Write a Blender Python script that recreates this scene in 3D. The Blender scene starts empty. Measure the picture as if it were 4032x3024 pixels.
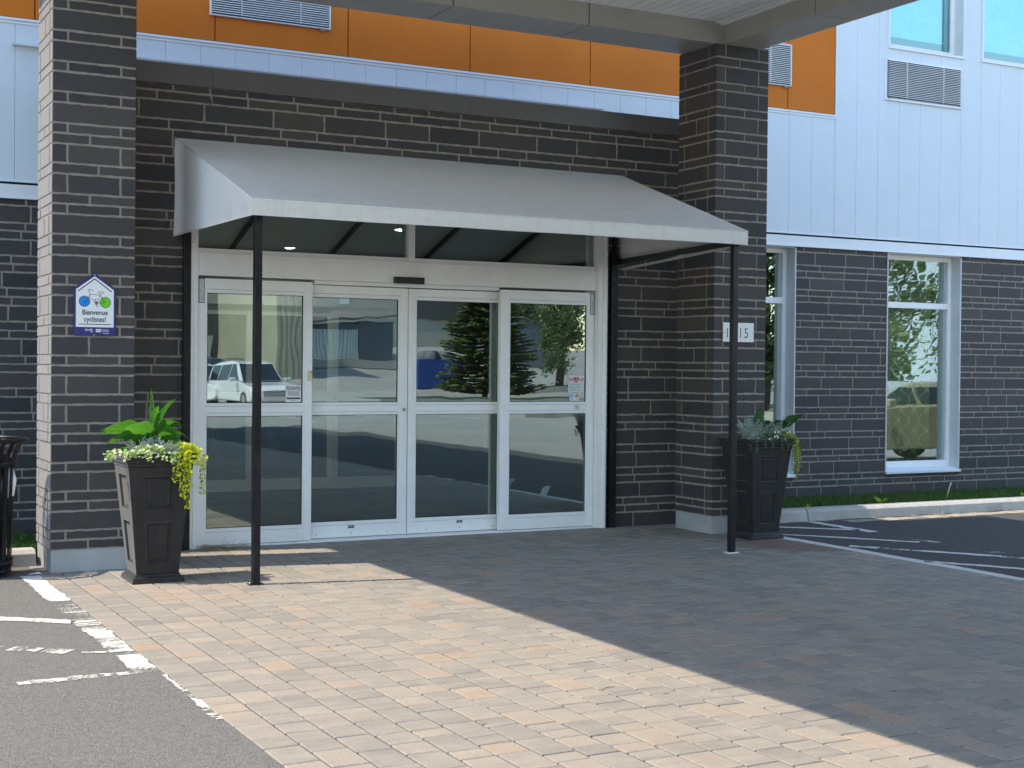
import bpy, bmesh, math, random
from math import sin, cos, pi, radians as RD
from mathutils import Vector, Matrix
random.seed(7)
S = bpy.context.scene
COL = S.collection

# ------------------------------------------------------------------ camera
YAW, PITCH, ROLL, FPX = RD(27.987), RD(-0.696), RD(0.528), 5543.9
cam = bpy.data.cameras.new("camera"); camo = bpy.data.objects.new("camera", cam); COL.objects.link(camo)
cam.sensor_width = 36.0; cam.sensor_fit = 'HORIZONTAL'; cam.lens = FPX / 4032 * 36.0
cam.clip_start = 0.1; cam.clip_end = 2000
f_ = Vector((sin(YAW)*cos(PITCH), cos(YAW)*cos(PITCH), sin(PITCH)))
r_ = Vector((cos(YAW), -sin(YAW), 0)); u_ = r_.cross(f_)
r2 = cos(ROLL)*r_ + sin(ROLL)*u_; u2 = -sin(ROLL)*r_ + cos(ROLL)*u_
camo.matrix_world = Matrix(((r2.x, u2.x, -f_.x, 0), (r2.y, u2.y, -f_.y, 0), (r2.z, u2.z, -f_.z, 1.6), (0, 0, 0, 1)))
S.camera = camo

# ------------------------------------------------------------------ light
SUN = Vector((1, -0.2, -1.832)).normalized()          # direction the light travels
EL = math.asin(-SUN.z); AZ = math.atan2(-SUN.x, -SUN.y)
w = bpy.data.worlds.new("World"); S.world = w; w.use_nodes = True
nt = w.node_tree; nt.nodes.clear()
sky = nt.nodes.new('ShaderNodeTexSky'); sky.sky_type = 'NISHITA'; sky.sun_disc = False
sky.sun_elevation = EL; sky.sun_rotation = AZ % (2*pi); sky.air_density = 1.25; sky.dust_density = 0.4; sky.ozone_density = 1.0
bg = nt.nodes.new('ShaderNodeBackground'); bg.inputs[1].default_value = 0.15
wo = nt.nodes.new('ShaderNodeOutputWorld')
nt.links.new(sky.outputs[0], bg.inputs[0]); nt.links.new(bg.outputs[0], wo.inputs[0])
sl = bpy.data.lights.new("sun", 'SUN'); sl.energy = 2.3; sl.angle = RD(0.53); sl.color = (1.0, 0.90, 0.76)
so = bpy.data.objects.new("sun", sl); COL.objects.link(so)
so.rotation_euler = SUN.to_track_quat('-Z', 'Y').to_euler()
S.view_settings.view_transform = 'Standard'; S.view_settings.look = 'None'
S.view_settings.exposure = 1.5; S.view_settings.gamma = 1.0
S.render.engine = 'CYCLES'
S.cycles.max_bounces = 8; S.cycles.transparent_max_bounces = 12; S.cycles.glossy_bounces = 4

# ------------------------------------------------------------------ materials
def srgb(r, g, b):
    f = lambda c: (c/255)/12.92 if c <= 10 else (((c/255)+0.055)/1.055)**2.4
    return (f(r), f(g), f(b), 1)
class NT:
    def __init__(s, name):
        s.m = bpy.data.materials.new(name); s.m.use_nodes = True; s.t = s.m.node_tree; s.t.nodes.clear()
        s.o = s.n('ShaderNodeOutputMaterial'); s.co = None
    def n(s, ty, **k):
        q = s.t.nodes.new(ty)
        for a, v in k.items(): setattr(q, a, v)
        return q
    def l(s, a, b): s.t.links.new(a, b)
    def coord(s, scale=(1, 1, 1), obj=True):
        if s.co is None: s.co = s.n('ShaderNodeTexCoord')
        mp = s.n('ShaderNodeMapping'); mp.inputs['Scale'].default_value = scale
        s.l(s.co.outputs['Object'], mp.inputs[0]); return mp.outputs[0]
    def noise(s, sc, det=4, ro=0.6, scale=(1, 1, 1)):
        q = s.n('ShaderNodeTexNoise'); q.inputs['Scale'].default_value = sc; q.inputs['Detail'].default_value = det
        q.inputs['Roughness'].default_value = ro; s.l(s.coord(scale), q.inputs['Vector']); return q.outputs['Fac']
    def ramp(s, fac, stops):
        q = s.n('ShaderNodeValToRGB'); e = q.color_ramp.elements
        while len(e) < len(stops): e.new(0.5)
        for i, (p, c) in enumerate(stops):
            e[i].position = p; e[i].color = c if len(c) == 4 else (*c, 1)
        s.l(fac, q.inputs[0]); return q.outputs[0]
    def mix(s, fac, a, b, mode='MIX'):
        q = s.n('ShaderNodeMix', data_type='RGBA', blend_type=mode)
        for i, v in ((0, fac), (6, a), (7, b)):
            if isinstance(v, (float, int)): q.inputs[i].default_value = v
            elif isinstance(v, tuple): q.inputs[i].default_value = v if len(v) == 4 else (*v, 1)
            else: s.l(v, q.inputs[i])
        return q.outputs[2]
    def attr(s, name='rnd'):
        q = s.n('ShaderNodeAttribute'); q.attribute_name = name; return q.outputs['Fac']
    def bump(s, h, st, dist=0.01, prev=None):
        q = s.n('ShaderNodeBump'); q.inputs['Strength'].default_value = st; q.inputs['Distance'].default_value = dist
        s.l(h, q.inputs['Height'])
        if prev is not None: s.l(prev, q.inputs['Normal'])
        return q.outputs[0]
    def pbr(s, col, rough=0.6, metal=0, spec=0.5, normal=None, coat=0, rr=None):
        q = s.n('ShaderNodeBsdfPrincipled')
        if isinstance(col, tuple): q.inputs['Base Color'].default_value = col if len(col) == 4 else (*col, 1)
        else: s.l(col, q.inputs['Base Color'])
        if rr is not None: s.l(rr, q.inputs['Roughness'])
        else: q.inputs['Roughness'].default_value = rough
        q.inputs['Metallic'].default_value = metal; q.inputs['Specular IOR Level'].default_value = spec
        q.inputs['Coat Weight'].default_value = coat
        if normal is not None: s.l(normal, q.inputs['Normal'])
        return q.outputs[0]
    def out(s, sh): s.l(sh, s.o.inputs[0]); return s.m
def simple(name, col, rough=0.5, metal=0, spec=0.5, var=0.12, nsc=6, bump=0.0, bsc=60, coat=0, dirt=None):
    t = NT(name); c = (*col[:3], 1)
    n = t.noise(nsc, 5, 0.65)
    d = tuple(max(0, v*(1-var)) for v in c[:3]); li = tuple(min(1, v*(1+var)) for v in c[:3])
    cc = t.ramp(n, [(0.3, d), (0.7, li)])
    if dirt:
        cc = t.mix(t.ramp(t.noise(dirt[1], 6, 0.7, dirt[2]), [(0.52, (0, 0, 0)), (0.72, (dirt[3],)*3)]), cc, dirt[0])
    nm = t.bump(t.noise(bsc, 4, 0.7), bump, 0.004) if bump else None
    return t.out(t.pbr(cc, rough, metal, spec, nm, coat))

def m_brick():
    t = NT('dark_brick'); a = t.attr()
    base = t.ramp(a, [(0, (0.038, 0.036, 0.040)), (0.35, (0.048, 0.045, 0.048)), (0.7, (0.055, 0.050, 0.049)), (1, (0.072, 0.064, 0.060))])
    n1 = t.noise(9, 6, 0.7); n2 = t.noise(70, 3, 0.6)
    c = t.mix(t.ramp(n1, [(0.35, (0, 0, 0)), (0.75, (0.3,)*3)]), base, (0.082, 0.075, 0.073))
    c = t.mix(t.ramp(n2, [(0.60, (0, 0, 0)), (0.74, (0.35,)*3)]), c, (0.16, 0.15, 0.14))
    c = t.mix(t.ramp(t.noise(2.7, 6, 0.75), [(0.63, (0, 0, 0)), (0.80, (0.4,)*3)]), c, (0.22, 0.21, 0.20))
    b = t.bump(t.noise(120, 4, 0.7), 0.5, 0.003); b = t.bump(t.noise(14, 4, 0.6, (1, 1, 3)), 0.35, 0.006, b)
    sh = t.pbr(c, 0.66, 0, 0.28, b); p = sh.node; p.inputs['Sheen Weight'].default_value = 1.0; p.inputs['Sheen Roughness'].default_value = 0.35; p.inputs['Sheen Tint'].default_value = (.85, .83, .8, 1)
    return t.out(sh)
def m_mortar():
    t = NT('mortar')
    c = t.ramp(t.noise(12, 5, 0.7), [(0.3, (0.27, 0.243, 0.207)), (0.7, (0.38, 0.345, 0.295))])
    return t.out(t.pbr(c, 0.9, 0, 0.2, t.bump(t.noise(90, 5, 0.8), 0.9, 0.006)))
def m_paver():
    t = NT('concrete_paver'); a = t.attr()
    # every paver is a different cut of the same marbled mix
    cmb = t.n('ShaderNodeCombineXYZ'); m1 = t.n('ShaderNodeMath', operation='MULTIPLY'); t.l(a, m1.inputs[0]); m1.inputs[1].default_value = 37.0
    m2 = t.n('ShaderNodeMath', operation='MULTIPLY'); t.l(a, m2.inputs[0]); m2.inputs[1].default_value = 91.0
    t.l(m1.outputs[0], cmb.inputs[0]); t.l(m2.outputs[0], cmb.inputs[1])
    def pn(sc, det, ro, scale):
        ad = t.n('ShaderNodeVectorMath', operation='ADD'); t.l(t.coord(scale), ad.inputs[0]); t.l(cmb.outputs[0], ad.inputs[1])
        q = t.n('ShaderNodeTexNoise'); q.inputs['Scale'].default_value = sc; q.inputs['Detail'].default_value = det; q.inputs['Roughness'].default_value = ro
        t.l(ad.outputs[0], q.inputs['Vector']); return q.outputs['Fac']
    st = pn(1.0, 8, 0.72, (2.2, 9, 1)); bl = pn(1.0, 4, 0.6, (3.0, 5.0, 1))
    f = t.n('ShaderNodeMath', operation='MULTIPLY_ADD'); t.l(st, f.inputs[0]); f.inputs[1].default_value = 1.42
    f0 = t.n('ShaderNodeMath', operation='MULTIPLY_ADD'); t.l(a, f0.inputs[0]); f0.inputs[1].default_value = 0.56; f0.inputs[2].default_value = -0.47; t.l(f0.outputs[0], f.inputs[2])
    c = t.ramp(f.outputs[0], [(0.0, (0.18, 0.173, 0.158)), (0.22, (0.235, 0.218, 0.195)), (0.42, (0.285, 0.257, 0.224)), (0.58, (0.33, 0.288, 0.242)), (0.74, (0.355, 0.286, 0.224)), (0.86, (0.37, 0.262, 0.19)), (1.0, (0.38, 0.235, 0.155))])
    c = t.mix(t.ramp(bl, [(0.48, (0, 0, 0)), (0.72, (0.55,)*3)]), c, (0.41, 0.375, 0.305))
    c = t.mix(t.ramp(t.noise(0.9, 5, 0.7), [(0.40, (0, 0, 0)), (0.75, (0.45,)*3)]), c, (0.28, 0.25, 0.21))
    c = t.mix(t.ramp(t.noise(0.55, 6, 0.75, (2.2, 0.6, 1)), [(0.55, (0, 0, 0)), (0.75, (0.35,)*3)]), c, (0.17, 0.155, 0.135))
    c = t.mix(t.ramp(t.noise(150, 3, 0.7), [(0.46, (0, 0, 0)), (0.64, (0.62,)*3)]), c, (0.14, 0.126, 0.108))
    # a red-brown stain by the right planter, a few dark spots
    v = t.n('ShaderNodeVectorMath', operation='DISTANCE'); t.l(t.coord(), v.inputs[0]); v.inputs[1].default_value = (8.35, 10.15, 0)
    ad = t.n('ShaderNodeMath', operation='MULTIPLY_ADD'); t.l(t.noise(6, 5, 0.7), ad.inputs[0]); ad.inputs[1].default_value = -0.9; t.l(v.outputs['Value'], ad.inputs[2])
    c = t.mix(t.ramp(ad.outputs[0], [(0.0, (0.75,)*3), (0.22, (0, 0, 0))]), c, (0.17, 0.10, 0.07))
    vor = t.n('ShaderNodeTexVoronoi'); vor.inputs['Scale'].default_value = 2.3; t.l(t.coord((1, 1.3, 1)), vor.inputs['Vector'])
    c = t.mix(t.ramp(vor.outputs['Distance'], [(0.03, (0.8,)*3), (0.045, (0, 0, 0))]), c, (0.08, 0.075, 0.07))
    b = t.bump(t.noise(150, 3, 0.7), 0.45, 0.003); b = t.bump(t.noise(9, 5, 0.7, (1, 5, 1)), 0.5, 0.006, b)
    return t.out(t.pbr(c, 0.72, 0, 0.35, b))
def m_asphalt():
    t = NT('asphalt')
    v = t.n('ShaderNodeTexVoronoi'); v.inputs['Scale'].default_value = 165; t.l(t.coord(), v.inputs['Vector'])
    sp = t.ramp(v.outputs['Color'], [(0.15, (0.095, 0.093, 0.088)), (0.5, (0.158, 0.152, 0.143)), (0.85, (0.24, 0.232, 0.216))])
    c = t.mix(t.ramp(t.noise(0.7, 6, 0.7), [(0.3, (0.05,)*3), (0.8, (0.45,)*3)]), sp, (0.195, 0.187, 0.172))
    c = t.mix(t.ramp(t.noise(30, 5, 0.8), [(0.5, (0, 0, 0)), (0.65, (0.6,)*3)]), c, (0.11, 0.11, 0.11))
    # the asphalt east of the paving is darker
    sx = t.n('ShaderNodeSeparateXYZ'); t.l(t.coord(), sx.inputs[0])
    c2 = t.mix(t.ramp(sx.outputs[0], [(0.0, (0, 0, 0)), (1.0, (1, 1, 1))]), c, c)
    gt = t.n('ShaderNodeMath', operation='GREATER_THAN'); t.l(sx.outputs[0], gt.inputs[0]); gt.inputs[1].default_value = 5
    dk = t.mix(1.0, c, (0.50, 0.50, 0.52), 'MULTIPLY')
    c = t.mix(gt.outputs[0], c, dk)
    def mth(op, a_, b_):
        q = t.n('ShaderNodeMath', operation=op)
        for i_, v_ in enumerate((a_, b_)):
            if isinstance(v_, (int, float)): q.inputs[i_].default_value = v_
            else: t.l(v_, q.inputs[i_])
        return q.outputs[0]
    # canopy shade put into the colour: lit ground paled for bounce, lane kept dark
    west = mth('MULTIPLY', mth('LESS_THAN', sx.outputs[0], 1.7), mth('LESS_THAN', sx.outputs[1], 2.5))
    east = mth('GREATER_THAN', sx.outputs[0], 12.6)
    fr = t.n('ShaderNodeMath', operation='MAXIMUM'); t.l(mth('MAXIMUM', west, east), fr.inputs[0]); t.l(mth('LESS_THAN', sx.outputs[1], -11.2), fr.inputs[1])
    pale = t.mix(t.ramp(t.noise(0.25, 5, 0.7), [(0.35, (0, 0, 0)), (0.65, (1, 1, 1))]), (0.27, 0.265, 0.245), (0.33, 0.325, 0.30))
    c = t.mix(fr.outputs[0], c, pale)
    b = t.bump(v.outputs['Distance'], 0.9, 0.006); b = t.bump(t.noise(25, 5, 0.8), 0.5, 0.01, b)
    return t.out(t.pbr(c, 0.85, 0, 0.3, b))
def m_paint():
    t = NT('worn_road_paint')
    w1 = t.noise(34, 8, 0.85, (1, 1.8, 1)); w2 = t.noise(1.3, 3, 0.6); a = t.attr()
    s = t.n('ShaderNodeMath', operation='ADD'); t.l(w1, s.inputs[0]); t.l(w2, s.inputs[1])
    s2 = t.n('ShaderNodeMath', operation='SUBTRACT'); t.l(s.outputs[0], s2.inputs[0]); t.l(a, s2.inputs[1])
    g = t.n('ShaderNodeMath', operation='GREATER_THAN'); t.l(s2.outputs[0], g.inputs[0]); g.inputs[1].default_value = 0.78
    tr = t.n('ShaderNodeBsdfTransparent'); p = t.pbr(t.ramp(t.noise(60, 4, .7), [(.3, (0.46, 0.45, 0.41)), (.6, (0.68, 0.67, 0.61))]), 0.7, 0, 0.3, t.bump(w1, 0.4, 0.004))
    mx = t.n('ShaderNodeMixShader'); t.l(g.outputs[0], mx.inputs[0]); t.l(tr.outputs[0], mx.inputs[1]); t.l(p, mx.inputs[2])
    return t.out(mx.outputs[0])
def m_glass(name, f0, tint, wav=0.02, wsc=2.2, gcol=(0.93, 1.0, 0.96)):
    t = NT(name)
    n = t.bump(t.noise(wsc, 1, 0.4, (1.6, 1, 1)), wav, 0.05)
    g = t.n('ShaderNodeBsdfGlossy'); g.inputs['Roughness'].default_value = 0.0; g.inputs['Color'].default_value = (*gcol, 1); t.l(n, g.inputs['Normal'])
    tr = t.n('ShaderNodeBsdfTransparent'); tr.inputs[0].default_value = (*tint, 1)
    lw = t.n('ShaderNodeLayerWeight'); pw = t.n('ShaderNodeMath', operation='POWER'); t.l(lw.outputs['Facing'], pw.inputs[0]); pw.inputs[1].default_value = 4.0
    mr = t.n('ShaderNodeMapRange'); t.l(pw.outputs[0], mr.inputs[0]); mr.inputs[3].default_value = f0; mr.inputs[4].default_value = 1.0
    mx = t.n('ShaderNodeMixShader'); t.l(mr.outputs[0], mx.inputs[0]); t.l(tr.outputs[0], mx.inputs[1]); t.l(g.outputs[0], mx.inputs[2])
    return t.out(mx.outputs[0])
def m_emit(name, c, s):
    t = NT(name); e = t.n('ShaderNodeEmission'); e.inputs[0].default_value = (*c, 1); e.inputs[1].default_value = s
    return t.out(e.outputs[0])
def m_leaf(name, cols, trans=0.35, rough=0.45, vein=False):
    t = NT(name); a = t.attr()
    c = t.ramp(a, [(i/(len(cols)-1), q) for i, q in enumerate(cols)])
    if vein: c = t.mix(t.ramp(t.noise(40, 2, 0.5, (1, 1, 1)), [(0.4, (0, 0, 0)), (0.8, (0.3,)*3)]), c, tuple(min(1, v*1.5) for v in cols[-1]))
    wv = t.n('ShaderNodeTexWave'); wv.inputs['Scale'].default_value = 38; wv.inputs['Distortion'].default_value = 3; wv.bands_direction = 'DIAGONAL'; t.l(t.coord(), wv.inputs['Vector'])
    if vein: c = t.mix(t.ramp(wv.outputs['Fac'], [(0.55, (0, 0, 0)), (1.0, (0.28,)*3)]), c, tuple(v*.45 for v in cols[0]))
    p = t.pbr(c, rough, 0, 0.4, t.bump(wv.outputs['Fac'], .5, .003) if vein else None)
    tl = t.n('ShaderNodeBsdfTranslucent')
    cc = t.mix(1.0, c, (1.5, 1.7, 0.7), 'MULTIPLY'); t.l(cc, tl.inputs[0])
    mx = t.n('ShaderNodeMixShader'); mx.inputs[0].default_value = trans; t.l(p, mx.inputs[1]); t.l(tl.outputs[0], mx.inputs[2])
    return t.out(mx.outputs[0])
def m_fabric():
    t = NT('grey_awning_fabric')
    c = t.ramp(t.noise(5, 6, 0.7, (1, 1, 1)), [(0.3, (0.66, 0.655, 0.64)), (0.7, (0.73, 0.725, 0.70))])
    st = t.noise(4, 7, 0.8, (5, 1, 1.2))
    sx = t.n('ShaderNodeSeparateXYZ'); t.l(t.coord(), sx.inputs[0])
    vm = t.n('ShaderNodeMapRange'); t.l(sx.outputs[2], vm.inputs[0]); vm.inputs[1].default_value = 2.79; vm.inputs[2].default_value = 2.78
    mu = t.n('ShaderNodeMath', operation='MULTIPLY'); t.l(t.ramp(st, [(0.5, (0, 0, 0)), (0.75, (0.4,)*3)]), mu.inputs[0]); t.l(vm.outputs[0], mu.inputs[1])
    c = t.mix(mu.outputs[0], c, (0.42, 0.41, 0.37))
    b = t.bump(t.noise(2.2, 3, 0.5), 0.25, 0.05); b = t.bump(t.noise(400, 2, 0.5), 0.25, 0.001, b)
    return t.out(t.pbr(c, 0.62, 0, 0.4, b))
def m_curtain():
    t = NT('lattice_curtain')
    # ogee lattice: distance to crossing sine lines
    sx = t.n('ShaderNodeSeparateXYZ'); t.l(t.coord(), sx.inputs[0])
    def m(op, a, b=None, c=None):
        q = t.n('ShaderNodeMath', operation=op)
        for i, v in enumerate((a, b, c)):
            if v is None: continue
            if isinstance(v, (int, float)): q.inputs[i].default_value = v
            else: t.l(v, q.inputs[i])
        return q.outputs[0]
    u = m('MULTIPLY', sx.outputs[0], 2*pi/0.20); v = m('MULTIPLY', sx.outputs[2], 2*pi/0.27)
    s = m('ABSOLUTE', m('ADD', m('COSINE', u), m('COSINE', v)))
    c = t.ramp(s, [(0.12, (0.72, 0.68, 0.50)), (0.26, (0.40, 0.36, 0.20))])
    return t.out(t.pbr(c, 0.8, 0, 0.2))

def dusty_black(*a, **k):
    m = simple(*a, **k)
    for n in m.node_tree.nodes:
        if n.type == 'BSDF_PRINCIPLED': n.inputs['Sheen Weight'].default_value = 0.55; n.inputs['Sheen Roughness'].default_value = 0.3
    return m
M = dict(
 brick=m_brick(), mortar=m_mortar(), paver=m_paver(), asphalt=m_asphalt(), paint=m_paint(), fabric=m_fabric(), curtain=m_curtain(),
 sand=simple('joint_sand', (0.12, 0.105, 0.085), 0.95, var=0.4, nsc=40, bump=0.8, bsc=200),
 plinth=simple('concrete_plinth', (0.38, 0.39, 0.39), 0.85, var=0.1, nsc=5, bump=0.4, bsc=90, dirt=((0.36, 0.35, 0.33), 4, (1, 1, 3), 0.5)),
 kerb=simple('kerb_concrete', (0.40, 0.385, 0.35), 0.9, var=0.16, nsc=7, bump=0.7, bsc=60, dirt=((0.26, 0.25, 0.23), 8, (1, 1, 1), 0.5)),
 white=simple('white_metal_cladding', (0.62, 0.69, 0.75), 0.45, spec=0.4, var=0.025, nsc=3, bump=0.08, bsc=8),
 flashw=simple('white_flashing', (0.72, 0.77, 0.80), 0.4, var=0.03, nsc=3, bump=0.06, bsc=5),
 orange=simple('orange_metal_panel', (0.56, 0.155, 0.014), 0.55, spec=0.2, var=0.06, nsc=1.4, bump=0.06, bsc=4),
 greym=simple('dark_grey_flashing', (0.105, 0.103, 0.10), 0.42, var=0.08, nsc=2, bump=0.05, bsc=4),
 beam=simple('taupe_metal_fascia', (0.38, 0.36, 0.31), 0.5, var=0.06, nsc=2, bump=0.06, bsc=3, dirt=((0.25, 0.24, 0.21), 3, (1, 1, 2), 0.35)),
 soffit=simple('white_soffit_panel', (0.90, 0.90, 0.88), 0.6, var=0.02, nsc=2),
 alu=simple('clear_anodised_aluminium', (0.87, 0.87, 0.86), 0.38, metal=0.0, var=0.04, nsc=3, bump=0.05, bsc=30, dirt=((0.70, 0.69, 0.66), 5, (1, 1, .5), 0.25)),
 jamb=simple('grey_jamb_metal', (0.60, 0.62, 0.63), 0.4, metal=0.0, var=0.05),
 black=simple('black_painted_steel', (0.009, 0.009, 0.011), 0.35, spec=0.3, var=0.5, nsc=20, bump=0.15, bsc=70, dirt=((0.05, 0.04, 0.033), 9, (1, 1, 0.3), 0.4)),
 blackp=simple('black_plastic', (0.012, 0.012, 0.013), 0.3, var=0.2),
 dark=simple('shadow_gap', (0.01, 0.01, 0.01), 0.9),
 planter=dusty_black('black_weathered_planter', (0.017, 0.016, 0.017), 0.45, spec=0.35, var=0.3, nsc=14, bump=0.3, bsc=80, dirt=((0.07, 0.066, 0.06), 7, (2, 2, 0.4), 0.35)),
 soil=simple('potting_soil', (0.03, 0.02, 0.012), 0.95, var=0.5, nsc=40, bump=1, bsc=90),
 grass=m_leaf('lawn_grass', [(0.020, 0.060, 0.010), (0.035, 0.095, 0.015), (0.06, 0.13, 0.02), (0.12, 0.16, 0.05)], 0.3),
 lawn=simple('lawn_ground', (0.022, 0.050, 0.012), 0.95, var=0.4, nsc=30, bump=1, bsc=70),
 canna=m_leaf('canna_leaf', [(0.035, 0.13, 0.02), (0.07, 0.20, 0.03), (0.10, 0.26, 0.05)], 0.42, 0.3, True),
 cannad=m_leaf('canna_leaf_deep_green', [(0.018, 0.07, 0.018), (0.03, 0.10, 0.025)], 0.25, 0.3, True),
 silver=m_leaf('silver_leaf', [(0.16, 0.21, 0.20), (0.30, 0.36, 0.34), (0.50, 0.54, 0.53)], 0.15, 0.7),
 cream=m_leaf('variegated_leaf', [(0.22, 0.36, 0.10), (0.52, 0.58, 0.30), (0.72, 0.72, 0.52)], 0.25, 0.5),
 lime=m_leaf('golden_leaf', [(0.34, 0.42, 0.02), (0.62, 0.64, 0.03), (0.74, 0.70, 0.08)], 0.30, 0.5),
 bloom=simple('white_petal', (0.80, 0.78, 0.72), 0.6),
 stem=simple('plant_stem', (0.12, 0.19, 0.05), 0.6),
 twig=simple('dry_grass', (0.30, 0.23, 0.13), 0.9, var=0.4, nsc=30),
 bark=simple('bark', (0.10, 0.08, 0.06), 0.9, var=0.4, nsc=12, bump=0.8, bsc=30),
 foliage=m_leaf('tree_foliage', [(0.07, 0.10, 0.045), (0.12, 0.16, 0.075), (0.18, 0.22, 0.11)], 0.4),
 needle=m_leaf('spruce_needles', [(0.035, 0.055, 0.02), (0.07, 0.10, 0.035), (0.14, 0.17, 0.055)], 0.2),
 doorglass=m_glass('door_glass', 0.24, (0.70, 0.77, 0.77), 0.018, 1.6, (0.88, 0.99, 0.94)),
 innerglass=m_glass('inner_door_glass', 0.04, (0.80, 0.86, 0.84), 0.0),
 winglass=m_glass('window_glass', 0.26, (0.84, 0.90, 0.87), 0.018, 2.0, (0.86, 1.0, 0.98)),
 upglass=m_glass('upper_window_glass', 0.18, (0.72, 0.94, 0.96), 0.02, 2.0, (0.80, 1.0, 1.0)),
 blind=simple('roller_blind', (0.72, 0.78, 0.76), 0.7),
 room=simple('dark_interior', (0.12, 0.12, 0.115), 0.8), ceil=simple('interior_ceiling', (0.16, 0.165, 0.16), 0.8),
 tile=simple('lobby_floor_tile', (0.30, 0.29, 0.27), 0.3, var=0.2, nsc=2),
 roof=simple('roof_membrane', (0.4, 0.4, 0.39), 0.9),
 navy=simple('navy_sign_enamel', (0.028, 0.022, 0.16), 0.35, var=0.05), signw=simple('white_sign_enamel', (0.80, 0.82, 0.82), 0.35, var=0.02),
 ink=simple('black_ink', (0.012, 0.016, 0.018), 0.5), blue=simple('blue_enamel', (0.0, 0.22, 0.68), 0.4, var=0.03), green=simple('green_enamel', (0.14, 0.58, 0.01), 0.4, var=0.03),
 red=simple('red_ink', (0.6, 0.04, 0.05), 0.5), plate=simple('white_number_plate', (0.78, 0.78, 0.76), 0.35, var=0.02), screw=simple('steel_screw', (0.35, 0.36, 0.38), 0.35, metal=0.8),
 keyp=simple('cream_plastic', (0.66, 0.60, 0.38), 0.45), label=simple('clear_white_label', (0.62, 0.64, 0.64), 0.4), lightblue=simple('pale_blue_print', (0.25, 0.45, 0.65), 0.5),
 lit=m_emit('lit_downlight', (1, 0.93, 0.82), 170),
 carw=simple('white_car_paint', (0.78, 0.78, 0.77), 0.25, coat=1, var=0.01), carb=simple('beige_car_paint', (0.42, 0.38, 0.24), 0.3, coat=1, var=0.02), cars=simple('silver_car_paint', (0.45, 0.47, 0.50), 0.3, metal=0.4, coat=1, var=0.02),
 carn=simple('dark_blue_car_paint', (0.05, 0.08, 0.14), 0.25, coat=1, var=0.02),
 carglass=simple('dark_car_glass', (0.015, 0.02, 0.022), 0.06, spec=0.8, var=0), tyre=simple('tyre_rubber', (0.02, 0.02, 0.02), 0.8), rim=simple('alloy_rim', (0.5, 0.5, 0.52), 0.3, metal=0.8),
 chrome=simple('chrome_trim', (0.7, 0.7, 0.72), 0.15, metal=1.0, var=0), lens=simple('headlight_lens', (0.6, 0.62, 0.65), 0.1), taill=simple('tail_light_lens', (0.45, 0.02, 0.02), 0.15),
 ribw=simple('pale_corrugated_steel', (0.58, 0.64, 0.62), 0.5, var=0.1, nsc=3), shedg=simple('grey_shed_siding', (0.13, 0.145, 0.16), 0.7), shroof=simple('shed_shingle', (0.12, 0.115, 0.105), 0.9, var=0.3, nsc=20),
 wall1=simple('beige_block_wall', (0.34, 0.34, 0.30), 0.8, var=0.06, nsc=2), wall2=simple('charcoal_cladding', (0.07, 0.07, 0.072), 0.6, var=0.1), wall3=simple('cream_corrugated_wall', (0.42, 0.40, 0.29), 0.6, var=0.1, nsc=3),
 bluep=simple('blue_bin_paint', (0.02, 0.07, 0.30), 0.5, var=0.15), gravel=simple('pale_gravel', (0.42, 0.40, 0.36), 0.95, var=0.2, nsc=20, bump=0.5, bsc=50),
)

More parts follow.
